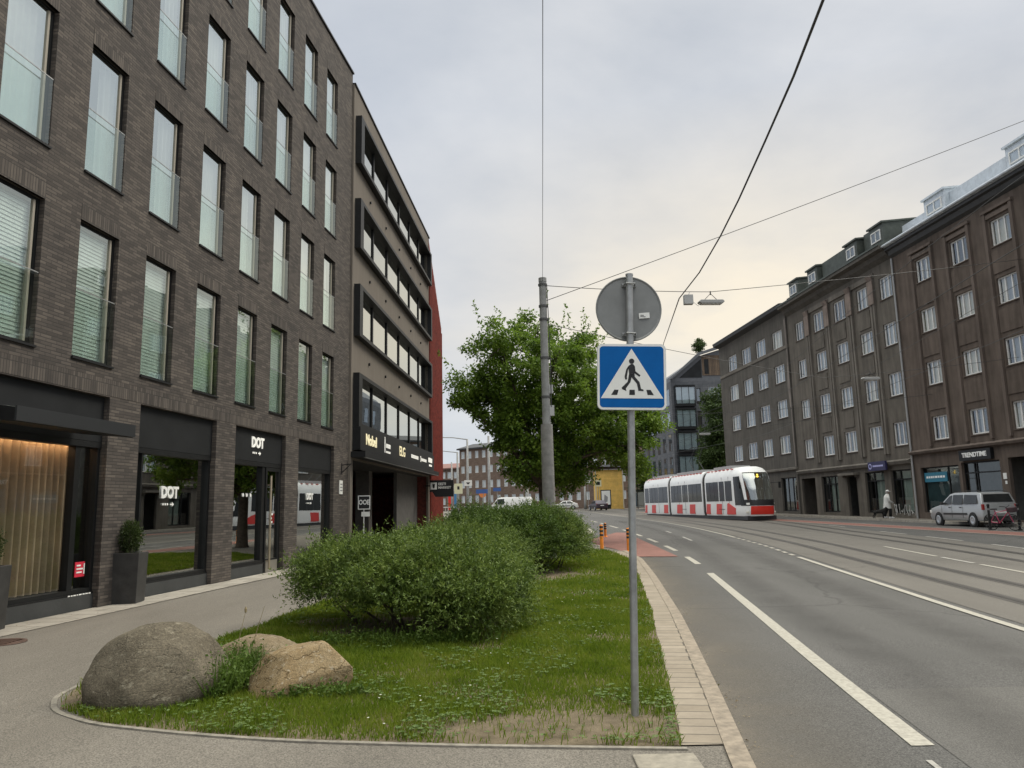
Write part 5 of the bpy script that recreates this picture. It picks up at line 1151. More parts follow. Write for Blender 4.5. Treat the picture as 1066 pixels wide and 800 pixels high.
b = MB(); b.box(.095, -.0150, -.058, .125, -.0140, -.052); b.box(.095, -.0150, -.070, .14, -.0140, -.064); b.build('sticker_print', mat('print_dark', (.15, .15, .15), .6), s1)
b = MB()
for zz in (-.225, .2): b.box(-.06, -.02, zz - .014, .06, -.001, zz + .014); b.tube([(-.05, -.02, zz), (-.036, -.085, zz), (.036, -.085, zz), (.05, -.02, zz)], .007, 6); b.tube([(-.05, -.03, zz), (-.05, -.012, zz)], .010, 6); b.tube([(.05, -.03, zz), (.05, -.012, zz)], .010, 6)
build_each(b, 'clamp', STEEL, rs)
# tall mast
MX, MY = .97, 22.0; mz = terr(MX, MY)
ms = thing('tram_mast', 'tall grey mast with a thick sleeved base standing among the lawn shrubs', 'mast', (MX, MY, mz))
b = MB(); b.tube([(0, 0, 3.70 - mz), (0, 0, 8.15 - mz)], [.120, .108], 18); b.tube([(0, 0, 8.15 - mz), (0, 0, 8.27 - mz)], .12, 18); smooth_by_angle(b.build('upper_pole', POLEG, ms))
b = MB(); b.tube([(0, 0, -.2), (0, 0, 3.85 - mz), (0, 0, 3.92 - mz)], [.185, .172, .168], 20); smooth_by_angle(b.build('base_sleeve', POLED, ms))
b = MB()
for z in (4.6, 5.75, 6.9, 7.3, 7.95): b.tube([(0, 0, z - .03), (0, 0, z + .03)], .135, 16)
build_each(b, 'clamp_band', mat('band_dark', (.07, .07, .07), .6), ms)
b = MB(); b.box(.10, -.06, 4.05, .23, .06, 4.35); b.box(.10, -.05, 4.7, .21, .05, 4.95); build_each(b, 'junction_box', mat('box_grey', (.42, .42, .41), .6), ms)
b = MB(); b.tube([(.15, -.06, 4.3), (.16, -.07, 5.5), (.14, -.07, 7.0), (.12, -.06, 7.9)], .012, 5); b.build('cable', WIRE, ms)
b = MB(); b.prism([(-.12, -.203), (.13, -.203), (.11, -.206), (-.10, -.206)], 'z', 1.9, 2.15); 
# orange bollards
def bollard(x, y, h, label, top=True):
    t = thing('bollard', label, 'bollard', (x, y, terr(x, y) - .07), 0, 'orange flexible bollards at the bike path')
    b = MB(); b.lathe([(0, 0), (.10, 0), (.10, .03), (.06, .05), (.055, h - .02), (.04, h), (0, h)], 14); b.build('post', mat('bollard_orange', (.85, .27, .03), .5, var=.12, vscale=6), t, smooth=False); 
    b = MB()
    for k in range(3): z = h * (.93 - .15 * k); b.lathe([(.058, z - .05), (.060, z - .045), (.060, z + .01), (.058, z + .015)], 14)
    b.build('band', mat('bollard_black', (.02, .02, .02), .6), t)
bollard(2.86, 26.0, .86, 'orange bollard with black bands, leftmost one beside the last shrub')
bollard(3.66, 25.4, .76, 'orange bollard just behind the signpost, between kerb and red bike path')
bollard(4.05, 35.2, .62, 'smaller looking orange bollard farther up the bike path')

# overhead wires
def wire(name, label, pts, r, sag=0., n=14):
    P = []
    for i in range(len(pts) - 1):
        a, c = Vector(pts[i]), Vector(pts[i + 1])
        for k in range(n if i < len(pts) - 2 else n + 1): t = k / n; p = a.lerp(c, t); p.z -= sag * 4 * t * (1 - t); P.append(p)
    b = MB(); b.tube(P, r, 5); return tag(b.build(name, WIRE, smooth=True), label, 'cable', 'overhead tram wires')
top = Vector((MX, MY, 8.1))
RF = lambda y, z: (FR(y), y, z)
wire('span_wire', 'span wire from the mast top carrying the street lamp across the road', [(MX, MY, 8.05), (6.45, 24.0, 8.30), (FR(36), 36, 12.95)], .011, .05)
wire('overhead_wire', 'thin wire running straight up the sky from the mast top toward the viewer', [(MX, MY, 8.15), at(565, 150, 14), at(565, -60, 8.5), (.2, -2, 9.3), (-.8, -16, 9.8)], .006)
wire('overhead_wire', 'long thin wire rising from the mast across the sky to the right edge', [(MX, MY, 7.55), (FR(24), 24, 17.25)], .010, .12)
pc = [Vector((7.5, -16, 8.6)), Vector((4.6, -4, 7.6)), at(905, -110, 6.0), at(857, 0, 8), at(826, 80, 10), at(797, 146, 12.5), at(769, 208, 15.5), at(750, 246, 18), at(728, 284, 21), at(707, 311, 23.8), at(691, 357, 31), at(678, 415, 55)]
b = MB(); b.tube(pc, [.018] * 10 + [.013, .012], 6); tag(b.build('feeder_cable', WIRE, smooth=True), 'thick black cable curving down across the sky to the lamp span wire', 'cable', 'overhead tram wires')
wz = 5.6
def trackwire(fx, label, y0=4, y1=150):
    b = MB(); ys = ramp(y0, y1, 3); b.tube([(fx(y), y, terr(fx(y), y) + wz) for y in ys], .008, 5)
    ym = ramp(y0, y1, 3); b.tube([(fx(y) + .15, y, terr(fx(y), y) + wz + .75 + .5 * abs(math.sin(y * math.pi / 36))) for y in ym], .007, 5)
    return tag(b.build('contact_wire', WIRE), label, 'cable', 'overhead tram wires')
trackwire(lambda y: S(y) + 1.78, 'tram contact wire strung above the nearer track'); trackwire(T, 'tram contact wire strung above the farther track with the tram')
for (x0, y0, z0, y1, z1, lb) in [(4.2, 62, 6.9, 56, 7.6, 'span wire crossing the dark apartment house to the left of the tram front'), (3.6, 45, 6.8, 44, 7.5, 'span wire crossing low in front of the middle apartment house'), (4.2, 34, 6.9, 37, 8.3, 'span wire crossing in front of the brown apartment house')]:
    wire('span_wire', lb, [(x0 if y0 > 35 else MX, y0 if y0 > 35 else MY, z0), ((x0 + FR(y1)) / 2, (y0 + y1) / 2, (z0 + z1) / 2 - .35), RF(y1, z1)], .010, .08)
def hanglamp(x, y, z, label):
    t = thing('street_lamp', label, 'street lamp', (x, y, z), R(4), 'lamps hung on span wires')
    b = MB(); b.prism([(-.42, -.02), (-.36, -.08), (.36, -.08), (.42, -.02), (.36, .04), (-.36, .04)], 'y', -.13, .13); b.build('housing', mat('lamp_housing', (.33, .33, .32), .5, .2), t, bevel=.015)
    b = MB(); b.box(-.33, -.11, -.095, .33, .11, -.082); b.build('diffuser', mat('lamp_glass', (.55, .55, .52), .3), t)
    b = MB(); b.tube([(-.22, 0, .04), (0, 0, .26), (.22, 0, .04)], .012, 5); b.tube([(0, 0, .22), (0, 0, .34)], .02, 6); b.build('hanger', WIRE, t)
hanglamp(6.45, 24.0, 7.98, 'flat grey street lamp hung over the road on the nearest span wire'); hanglamp((4.2 + FR(37)) / 2 + 2, 35, 7.1, 'small flat street lamp hung in front of the brown apartment row'); 
hanglamp(14.5, 58, 6.75, 'distant flat street lamp hung above the tram')
b = MB(); b.box(5.55, 23.75, 7.86, 5.83, 23.95, 8.16); b.tube([(5.7, 23.85, 8.16), (5.75, 23.88, 8.26)], .012, 5); b.tube([(5.83, 23.85, 7.95), (6.0, 23.85, 7.8), (6.1, 23.9, 7.95)], .008, 5); tag(b.build('lamp_ballast', mat('box_grey', (.42, .42, .41), .6)), 'small grey box hanging on the span wire left of the nearest street lamp', 'control box')

# ================================================================== far street furniture
def lamp_post(x, y, z1, r, label, arm=0, m=STEEL):
    t = thing('lamp_post', label, 'lamp post', (x, y, terr(x, y) - .1), 0, 'poles along the far street')
    h = z1 - terr(x, y) + .1
    b = MB(); b.tube([(0, 0, 0), (0, 0, h * .3), (0, 0, h)], [r * 1.2, r, r * .7], 10); b.build('pole', POLEG, t, smooth=True)
    if arm:
        b = MB(); b.tube([(0, 0, h - .05), (arm * .5, 0, h + .15), (arm, 0, h + .2)], [.05, .04, .035], 6); b.build('arm', POLEG, t)
        b = MB(); b.prism([(arm, h + .12), (arm * 1.35, h + .16), (arm * 1.35, h + .24), (arm, h + .26)], 'y', -.14, .14); b.build('lamp_head', mat('lamp_head', (.4, .4, .4), .5), t)
    return t
lamp_post(-4.2, 70, 7.8, .12, 'grey lamp post with a left arm before the end of the long brick block', -2.6)
lamp_post(-6.2, 85, 7.7, .14, 'pale lamp post with a short left arm and a yellow sign plate', -3.2)
lamp_post(-8.05, 100, 7.5, .13, 'thin pole without arm, leftmost by the red tower')
lamp_post(-2.0, 62, 7.3, .12, 'pale tapered pole left of the tree crown')
lamp_post(1.8, 110, 4.8, .28, 'short thick pole standing half behind the street tree trunk')
lamp_post(11.4, 125, 4.6, .25, 'grey pole beside the dark car in the distance')
def roadsign(x, y, z, w, h, m, label, shape='rect', face=None):
    t = thing('traffic_sign', label, 'road sign', (x, y, terr(x, y)), 0)
    b = MB(); b.tube([(0, 0, 0), (0, 0, z + h / 2)], .04, 6); b.build('post', POLEG, t)
    b = MB()
    if shape == 'rect': b.prism(rrect(w, h, .05), 'y', -.09, -.05)
    else: b.lathe([(0, -.09), (w / 2, -.09), (w / 2, -.05), (0, -.05)], 20, (0, 0, 0), 'Y')
    p = b.build('plate', m, t, loc=(0, 0, z)); 
    if face: b = MB(); b.prism(face, 'y', -.098, -.092); b.build('mark', SIGNB, p)
    return t
roadsign(-6.05, 84, 3.0, .9, 1.1, mat('pale_yellow_plate', (.62, .60, .40), .5), 'pale yellow plate with a dark mark in front of the lamp post', face=[(-.12, -.1), (.12, -.1), (.12, .25), (-.12, .25)])
roadsign(-4.1, 69, 3.3, .7, .5, SIGNW, 'small white plate with a black arrow on the armed lamp post', face=[(-.2, .05), (0, -.15), (.2, .05)])
t = roadsign(-3.2, 80, 2.6, 1.5, .42, mat('direction_blue', (.04, .10, .30), .5), 'wide blue direction sign left of the pale pole')
roadsign(-2.0, 90, 2.9, .9, .4, mat('direction_blue', (.04, .10, .30), .5), 'smaller blue direction sign behind the pale pole')
roadsign(-3.6, 88, 2.4, .8, .8, mat('orange_plate', (.62, .20, .05), .5), 'orange round road sign under the blue direction sign', 'disc')
roadsign(11.2, 118, 4.4, 1.0, 1.0, SIGNW, 'white square sign left of the yellow house')
roadsign(12.9, 119, 3.9, .95, .95, mat('pale_yellow_plate', (.62, .60, .40), .5), 'yellow framed sign at the left edge of the yellow house', face=[(-.25, -.25), (.25, -.25), (.25, .25), (-.25, .25)])
# advertising panel, bus shelter
t = thing('advertising_panel', 'tall lit white advertising panel in a dark frame in front of the yellow house', 'panel', (14.0, 119, terr(14, 119)), R(-6))
b = MB(); b.box(-.75, 0, 0, .75, .25, .5); b.box(-.8, -.02, .5, .8, .27, 2.9); b.build('frame', BLACKM, t); b = MB(); b.box(-.65, -.035, .65, .65, -.022, 2.75); fc = b.build('poster', SIGNW, t)
b = MB(); b.prism([(-.35, .9), (.2, 1.1), (.3, 1.8), (-.2, 2.2)], 'y', -.045, -.037); b.build('poster_print', mat('print_grey', (.25, .25, .25), .6), fc)
t = thing('bus_shelter', 'dark glass bus shelter at the right of the yellow house', 'bus shelter', (16.4, 112, terr(16, 112)), R(-8))
b = MB(); b.box(-.1, -.1, 2.5, 4.1, 1.8, 2.65); b.build('roof', BLACKM, t)
b = MB(); [b.box(x, y, 0, x + .08, y + .08, 2.5) for x in (0, 1.3, 2.6, 3.9) for y in (0, 1.65)]; b.build('frame', BLACKM, t)
b = MB(); b.box(.08, 1.68, .2, 3.9, 1.70, 2.4); b.box(.02, .1, .2, .05, 1.6, 2.4); b.build('glass_wall', CARG, t); b = MB(); b.box(.6, 1.2, .42, 3.2, 1.6, .48); b.box(.7, 1.3, 0, .8, 1.5, .42); b.box(3., 1.3, 0, 3.1, 1.5, .42); b.build('bench', mat('bench_wood', (.2, .12, .07), .7), t)
b = MB(); b.box(.1, -.02, .4, 1.2, .06, 2.2); ps = b.build('poster', mat('poster_dark', (.03, .06, .08), .4), t); b = MB(); b.prism([(.3, .7), (1., .7), (.8, 1.2), (.4, 1.1)], 'y', -.035, -.022); b.build('poster_print', RED, ps)
# red and blue advertising flags, railing
for x, c, l in ((-9.0, RED, 'red advertising flag left by the red tower'), (-8.2, mat('flag_blue', (.05, .18, .36), .6), 'blue advertising flag next to the red one')):
    t = thing('flag_banner', l, 'flag', (x, 105, terr(x, 105)))
    b = MB(); b.tube([(0, 0, 0), (0, 0, 3.0)], .04, 6); b.build('pole', POLEG, t); b = MB(); b.prism([(.04, .5), (.7, .6), (.72, 2.6), (.4, 2.95), (.04, 3.0)], 'y', -.02, .02); b.build('cloth', c, t)
t = thing('street_railing', 'low white metal railing along the far crossing', 'railing', (-9.5, 92, terr(-9.5, 92)), R(-3))
b = MB(); b.box(0, -.02, .95, 13, .02, 1.02); b.box(0, -.02, .15, 13, .02, .2); b.build('rail', WHITE, t); b = MB(); [b.box(k * .325, -.012, .2, k * .325 + .03, .012, .95) for k in range(41)]; b.build('bars', WHITE, t)
# metal bike stands near the van are built with the bicycle
# ================================================================== tram (local x forward, z up)
TRM = T  # far track
fx0, fy0 = 16.72, 52.4
tang = math.atan2(-24.7, 2.65)
tram = thing('tram', 'white and red low floor tram standing on the farther track, front toward us', 'tram', (fx0, fy0, terr(fx0, fy0) - .075), tang); tram.scale = (1, 1, 1.06)
PR = [(1.10, .30), (1.15, .55), (1.16, 2.75), (1.11, 3.02), (.96, 3.30), (.70, 3.46), (.35, 3.52)]
def pw(z): return float(np.interp(z, [p[1] for p in PR], [p[0] for p in PR]))
def xf(z): return float(np.interp(z, [.28, .6, .95, 1.25, 2.0, 2.7, 3.1, 3.35, 3.5, 3.58], [-.05, .04, .05, -.02, -.28, -.60, -.86, -1.12, -1.45, -1.75]))
NX = -2.3
def nose(z, a, off=0.):
    """point of the rounded cab front; a=0 front centre, +-1 the sides"""
    t = a * math.pi / 2; W = pw(min(z, 3.5)) + off; p = .52
    s_, c_ = math.sin(abs(t)), math.cos(t)
    return (NX + (xf(z) + off - NX) * c_ ** p, math.copysign(W * s_ ** .62, a), z)
def patch_n(zs, al, m, name, off, par):
    b = MB(); V = []
    for i, z in enumerate(zs):
        l, r = al(z)
        for k in range(17): V.append(nose(z, l + (r - l) * k / 16, off))
    b.add(V, [(i * 17 + k, i * 17 + k + 1, i * 17 + k + 18, i * 17 + k + 17) for i in range(len(zs) - 1) for k in range(16)])
    return b.build(name, m, par, smooth=True, fix=False)
def shell(x0, x1):
    b = MB(); ring = [(-y, z) for y, z in PR] + [(y, z) for y, z in reversed(PR)]
    b.prism(ring, 'x', x0, x1); return b
b = shell(-7.8, NX); V = []; zs = [.30, .42, .6, .8, .95, 1.1, 1.25, 1.32, 1.5, 1.8, 2.1, 2.4, 2.7, 2.9, 3.02, 3.1, 3.25, 3.35, 3.43, 3.5]
for z in zs:
    for k in range(33): V.append(nose(z, -1 + 2 * k / 32))
b.add(V, [(i * 33 + k, i * 33 + k + 1, i * 33 + k + 34, i * 33 + k + 33) for i in range(len(zs) - 1) for k in range(32) if not (1.3 < zs[i] + .01 and zs[i + 1] < 3.12 and abs(-1 + (2 * k + 1) / 32) < .47)])
top = [nose(3.5, -1 + 2 * k / 32) for k in range(33)]; b.add(top, [tuple(range(33))]); smooth_by_angle(b.build('body', TRAMW, tram), 28)
smooth_by_angle(shell(-16.6, -8.4).build('body', TRAMW, tram), 28); smooth_by_angle(shell(-25.0, -17.2).build('body', TRAMW, tram), 28)
for x0, x1 in ((-8.5, -7.7), (-17.3, -16.5)):
    b = MB(); 
    for k in range(5): a = x0 + (x1 - x0) * k / 5; b.prism([(-y * .95, z * .985) for y, z in PR] + [(y * .95, z * .985) for y, z in reversed(PR)], 'x', a + .015, a + (x1 - x0) / 5 - .015)
    b.prism([(-y * .9, z * .97) for y, z in PR] + [(y * .9, z * .97) for y, z in reversed(PR)], 'x', x0, x1); b.build('bellows', mat('bellows_grey', (.03, .028, .026), .8, var=.2), tram)
b = MB(); b.box(-24.8, -1.02, .06, -.3, 1.02, .31); b.build('underframe', TRAMD, tram)
for x in (-2.2, -4.0, -11.5, -13.4, -20.5, -22.4):
    for sy in (-1, 1): b = MB(); b.lathe([(0, sy * .66), (.30, sy * .66), (.33, sy * .60), (.33, sy * .53), (0, sy * .53)], 20, (x, 0, .30), 'Y'); b.build('wheel', RAIL, tram)
# windscreen, lower black band, red bumper panel, side cab windows
patch_n(ramp(1.31, 3.04, .12), lambda z: (-.475, .475), glass('tram_windscreen', .30, .5, (.72, .74, .72)), 'windscreen', .014, tram)
patch_n([.96, 1.08, 1.2, 1.34], lambda z: (-.80, .80), SIGNB, 'front_band', .016, tram)
patch_n([.40, .55, .7, .85, .93], lambda z: (-.36 - .06 * (.93 - z), .36 + .06 * (.93 - z)), mat('tram_front_red', (.66, .035, .022), .3), 'front_panel', .018, tram)
for s_ in (-1, 1):
    patch_n(ramp(1.0, 2.86, .14), lambda z: sorted((s_ * (.62 + .04 * (z - 1.2)), s_ * .985)), TRAMG, 'cab_window', .013, tram)
    patch_n([1.02, 1.08, 1.14], lambda z: sorted((s_ * .40, s_ * .55)), mat('headlamp', (.75, .75, .7), .2), 'headlight', .024, tram)
    b = MB(); b.tube([nose(2.4, s_ * .7, .0), (-.35, s_ * 1.42, 2.42)], .02, 5); b.box(-.42, s_ * 1.42 - .07, 2.05, -.32, s_ * 1.42 + .07, 2.45); b.build('mirror', SIGNB, tram)
b = MB(); b.box(-1.3, -.9, .9, -.45, .9, 1.30); b.box(-2.25, -1.05, .5, -2.15, 1.05, 3.1); b.box(-2.2, -1.0, .5, -.3, 1.0, .6); b.build('cab_interior', mat('cab_beige', (.60, .58, .50), .8), tram)
b = MB(); b.box(-1.75, -.28, .6, -1.35, .28, 1.35); b.box(-1.85, -.26, 1.3, -1.72, .26, 2.05); b.build('driver_seat', TRAMD, tram)
ds = MB(); ds.box(-.93, -.5, 2.74, -.86, .5, 2.98); dsp = ds.build('destination_display', SIGNB, tram); 
dd = text('2', .26, mat('display_amber', (1, .7, .1), .5, emit=(1, .62, .08), estr=2.6), tram, (-.615, 0, 2.86), (R(90), 0, R(90)), bold=.012, name='display_digit')
# side windows
bays = {0: [(-7.55, -5.0, 2), (-4.85, -3.85, 0), (-3.7, -2.45, 0)], 1: [(-16.4, -13.5, 2), (-13.35, -11.9, 1), (-11.75, -8.6, 2)], 2: [(-24.8, -23.4, 0), (-23.25, -20.3, 2), (-20.15, -17.4, 1)]}
reds = {0: [(-7.7, -6.75), (-5.6, -4.45)], 1: [(-14.9, -13.4), (-11.6, -10.2)], 2: [(-24.9, -24.1), (-22.6, -21.2), (-18.7, -17.4)]}
for mkey in bays:
    for a, c, nd in bays[mkey]:
        for s_ in (-1, 1):
            b = MB(); b.box(a, s_ * 1.140, 1.28, c, s_ * 1.168, 2.62); w = b.build('side_window', TRAMG, tram, bevel=.004)
            if nd:
                b = MB(); [b.box(a + (c - a) * (k + 1) / (nd + 1) - .03, s_ * 1.166, 1.30, a + (c - a) * (k + 1) / (nd + 1) + .03, s_ * 1.174, 2.60) for k in range(nd)]; b.build('window_bar', TRAMD, w)
    for a, c in reds[mkey]:
        for s_ in (-1, 1): b = MB(); b.prism([(a, .40), (c - .12, .40), (c, 1.10), (a + .12, 1.10)], 'y', s_ * 1.120, s_ * 1.171); b.build('red_panel', RED, tram)
for s_ in (-1, 1):
    b = MB(); b.prism([(-3.55, .40), (-2.0, .40), (-1.9, .8), (-3.2, 1.15), (-3.4, 1.1)], 'y', s_ * 1.120, s_ * 1.171); b.build('red_panel', RED, tram)
    b = MB()
    for x0, x1 in ((-16.5, -8.5), (-24.9, -17.3), (-7.7, -2.4)):
        x = x0 + .1
        while x < x1 - .3: b.prism([(x, 3.36), (x + .14, 3.36), (x + .22, 3.42), (x + .08, 3.42)], 'y', s_ * .80, s_ * .99); x += .78
    build_each(b, 'roof_stripe', RED, tram)
    b = MB(); [b.box(x - .003, s_ * 1.15, .4, x + .012, s_ * 1.167, 2.9) for x in (-4.3, -3.0, -12.6, -14.2, -21.8, -20.2)]; b.box(-5.0, s_ * 1.16, .72, -3.9, s_ * 1.176, .75); b.box(-13.4, s_ * 1.16, .72, -12.4, s_ * 1.176, .75); b.build('door_seam', TRAMD, tram)
b = MB()
for x0, x1 in ((-6.8, -3.4), (-15.8, -9.4), (-24.3, -18)): b.box(x0, -.72, 3.47, x1, .72, 3.66)
b.build('roof_unit', mat('roof_unit_grey', (.35, .35, .35), .6), tram)
b = MB()
for sy in (-.45, .45): b.tube([(-12, sy, 3.66), (-13.2, sy * .9, 4.5), (-11.9, sy * .7, 5.45)], .025, 5)
b.tube([(-11.9, -.8, 5.42), (-11.9, -.5, 5.5), (-11.9, .5, 5.5), (-11.9, .8, 5.42)], .03, 5); b.build('pantograph', WIRE, tram)

# ================================================================== cars
def car(name, label, cat, loc, rz, prof, hw, roof_hw, belt, glasses, wheels, paint, sidew, wr=.31, windscreen=None, rear=None, group=None, detail=True):
    """prof: closed side outline (x,z), x forward; below the belt flat sides, above it leaning in"""
    t = thing(name, label, cat, loc, rz, group); zt = max(p[1] for p in prof)
    def W(z): return hw if z <= belt else hw + (roof_hw - hw) * (z - belt) / (zt - belt)
    def Wl(z): return hw * (1 - .05 * max(0, (.42 - z) / .3)) if z < .42 else W(z)
    n = len(prof); V = [(x, -Wl(z), z) for x, z in prof] + [(x, Wl(z), z) for x, z in prof]
    import bmesh
    bm = bmesh.new(); vs = [bm.verts.new(v) for v in V]
    for i in range(n): j = (i + 1) % n; bm.faces.new((vs[i], vs[j], vs[j + n], vs[i + n]))
    fa = bm.faces.new(vs[:n][::-1]); fb = bm.faces.new(vs[n:]); bmesh.ops.recalc_face_normals(bm, faces=bm.faces); bmesh.ops.triangulate(bm, faces=[fa, fb], ngon_method='EAR_CLIP')
    me = bpy.data.meshes.new('body'); bm.to_mesh(me); bm.free(); me.materials.append(paint); o = bpy.data.objects.new('body', me); COL.objects.link(o); o.parent = t
    bv = o.modifiers.new('bevel', 'BEVEL'); bv.width = .07; bv.segments = 3; bv.limit_method = 'ANGLE'; bv.angle_limit = R(25)
    me.polygons.foreach_set('use_smooth', [True] * len(me.polygons))
    for s_ in (-1, 1):
        for g in sidew:
            b = MB(); b.add([(x, s_ * (W(z) + .006), z) for x, z in g], [tuple(range(len(g)))]); b.build('side_window', CARG2, t)
        for wx in wheels:
            b = MB(); b.lathe([(wr + .06, s_ * (hw + .004)), (wr + .02, s_ * (hw + .004)), (0, s_ * (hw + .003))], 20, (wx, 0, wr), 'Y'); b.build('wheel_arch', SIGNB, t)
            b = MB(); b.lathe([(0, s_ * (hw - .12)), (wr, s_ * (hw - .12)), (wr, s_ * (hw + .02)), (wr - .04, s_ * (hw + .035)), (wr * .66, s_ * (hw + .03))], 24, (wx, 0, wr), 'Y'); w = b.build('wheel', RUBBER, t, smooth=False)
            b = MB(); b.lathe([(wr * .67, s_ * (hw + .034)), (wr * .5, s_ * (hw + .045)), (wr * .2, s_ * (hw + .03)), (0, s_ * (hw + .04))], 24, (wx, 0, wr), 'Y'); b.build('rim', ALLOY, w)
        b = MB(); b.box(wheels[0] + .45, s_ * (hw - .01), .55, wheels[1] - .45, s_ * (hw + .018), .64); b.build('side_trim', mat('trim_black', (.03, .03, .03), .6), t)
    for nm, g in (('windscreen', windscreen), ('rear_window', rear)):
        if g:
            (x0, z0), (x1, z1) = g; k = .006 if nm == 'windscreen' else -.006
            b = MB(); b.add([(x0 + k * 2, -(W(z0) - .12), z0), (x0 + k * 2, W(z0) - .12, z0), (x1 + k * 2, W(z1) - .10, z1), (x1 + k * 2, -(W(z1) - .10), z1)], [(0, 1, 2, 3)]); b.build(nm, CARG2, t)
    xs = [p[0] for p in prof]; xr, xfm = min(xs), max(xs)
    for s_ in (-1, 1):
        b = MB(); b.box(xfm - .16, s_ * (hw - .05) - .12, .62, xfm + .002, s_ * (hw - .05) + .06, .76); b.build('headlight', mat('headlamp', (.75, .75, .7), .2), t, bevel=.02)
        b = MB(); b.box(xr - .008, s_ * (hw - .07) - .04, .78, xr + .10, s_ * (hw - .07) + .07, 1.04 if detail else .95); b.build('taillight', mat('tail_red', (.28, .02, .015), .3), t, bevel=.01)
    b = MB(); b.box(xr - .05, -hw + .06, .3, xr + .1, hw - .06, .5); b.build('rear_bumper', mat('trim_black', (.03, .03, .03), .6) if detail else paint, t, bevel=.03)
    b = MB(); b.box(xr - .022, -.26, .62, xr - .008, .26, .73); b.build('number_plate', SIGNW, t)
    return t
CARG2 = mat('car_tinted_window', (.022, .024, .024), .08, var=.3, vscale=1.5, spec=.5)
SILV = mat('silver_car_paint', (.44, .45, .45), .32, .55, var=.03)
vp = [(-2.2, .28), (2.16, .28), (2.24, .5), (2.20, .74), (2.05, .86), (1.25, 1.02), (.55, 1.52), (.15, 1.60), (-1.3, 1.60), (-1.95, 1.55), (-2.10, 1.15), (-2.22, .85), (-2.24, .5)]
vx, vy = 22.5, 38.4
van = car('estate_car', 'silver estate car parked at the kerb in front of the brown apartment house', 'car', (vx, vy, terr(vx, vy) - .08), R(92.5), vp, .87, .70, .98,
    None, (-1.42, 1.46), SILV, [[(1.02, 1.06), (.52, 1.44), (.30, 1.48), (.30, 1.04)], [(.22, 1.04), (.22, 1.49), (-.60, 1.49), (-.60, 1.04)], [(-.70, 1.05), (-.70, 1.49), (-1.72, 1.46), (-1.78, 1.08)]], .31, ((1.22, 1.06), (.58, 1.50)), ((-2.118, 1.14), (-1.976, 1.49)))
van.scale = (.95, 1, 1.02)
b = MB()
for s_ in (-1, 1): b.tube([(.1, s_ * .66, 1.62), (-.1, s_ * .66, 1.665), (-1.7, s_ * .66, 1.66), (-1.85, s_ * .66, 1.60)], .018, 6)
b.build('roof_rail', mat('trim_black', (.03, .03, .03), .6), van)
b = MB()
for s_ in (-1, 1): b.box(.85, s_ * .88, 1.02, 1.0, s_ * 1.05, 1.15)
build_each(b, 'mirror', mat('trim_black', (.03, .03, .03), .6), van, bevel=.02)
b = MB(); [b.box(x - .006, s_ * .868, .4, x + .006, s_ * .873, 1.0) for x in (.26, -.65, 1.15) for s_ in (-1, 1)]; [b.box(x - .1, s_ * .868, .88, x + .06, s_ * .888, .92) for x in (.45, -.45) for s_ in (-1, 1)]; b.build('door_seam', TRAMD, van)
sp = [(-2.1, .25), (2.05, .25), (2.1, .6), (1.95, .78), (1.0, .92), (.35, 1.38), (-.9, 1.42), (-1.6, 1.05), (-2.05, .95), (-2.12, .6)]
sw = [[(.85, .95), (.32, 1.30), (-.2, 1.33), (-.2, .95)], [(-.28, .95), (-.28, 1.33), (-.85, 1.32), (-1.35, 1.0)]]
car('hatchback_car', 'dark car driving away on the road in front of the yellow house', 'car', (12.0, 112, terr(12, 112) - .07), R(100), sp, .86, .62, .9, None, (-1.3, 1.3), mat('dark_plum_paint', (.05, .035, .045), .3, .3), sw, .30, ((.95, .95), (.38, 1.34)), ((-1.55, 1.05), (-.95, 1.38)), detail=False)
car('hatchback_car', 'white car parked side-on in front of the long brick block, right of the mast', 'car', (8.3, 128, terr(8, 128) - .07), R(178), sp, .86, .62, .9, None, (-1.3, 1.3), mat('white_car_paint', (.72, .72, .70), .3), sw, .30, ((.95, .95), (.38, 1.34)), ((-1.55, 1.05), (-.95, 1.38)), detail=False)
wp = [(-2.6, .3), (2.5, .3), (2.6, .7), (2.45, 1.0), (1.9, 1.2), (1.3, 1.95), (.9, 2.05), (-2.5, 2.05), (-2.65, 1.8), (-2.65, .6)]
car('delivery_van', 'white delivery van in the distance showing only its roof above the shrubs', 'van', (-.6, 92, terr(-1, 92) - .07), R(172), wp, .95, .82, 1.2, None, (-1.7, 1.6), mat('white_car_paint', (.72, .72, .70), .3), [[(1.75, 1.25), (1.25, 1.85), (.5, 1.88), (.5, 1.25)]], .34, ((1.85, 1.25), (1.36, 1.9)), None, detail=False)

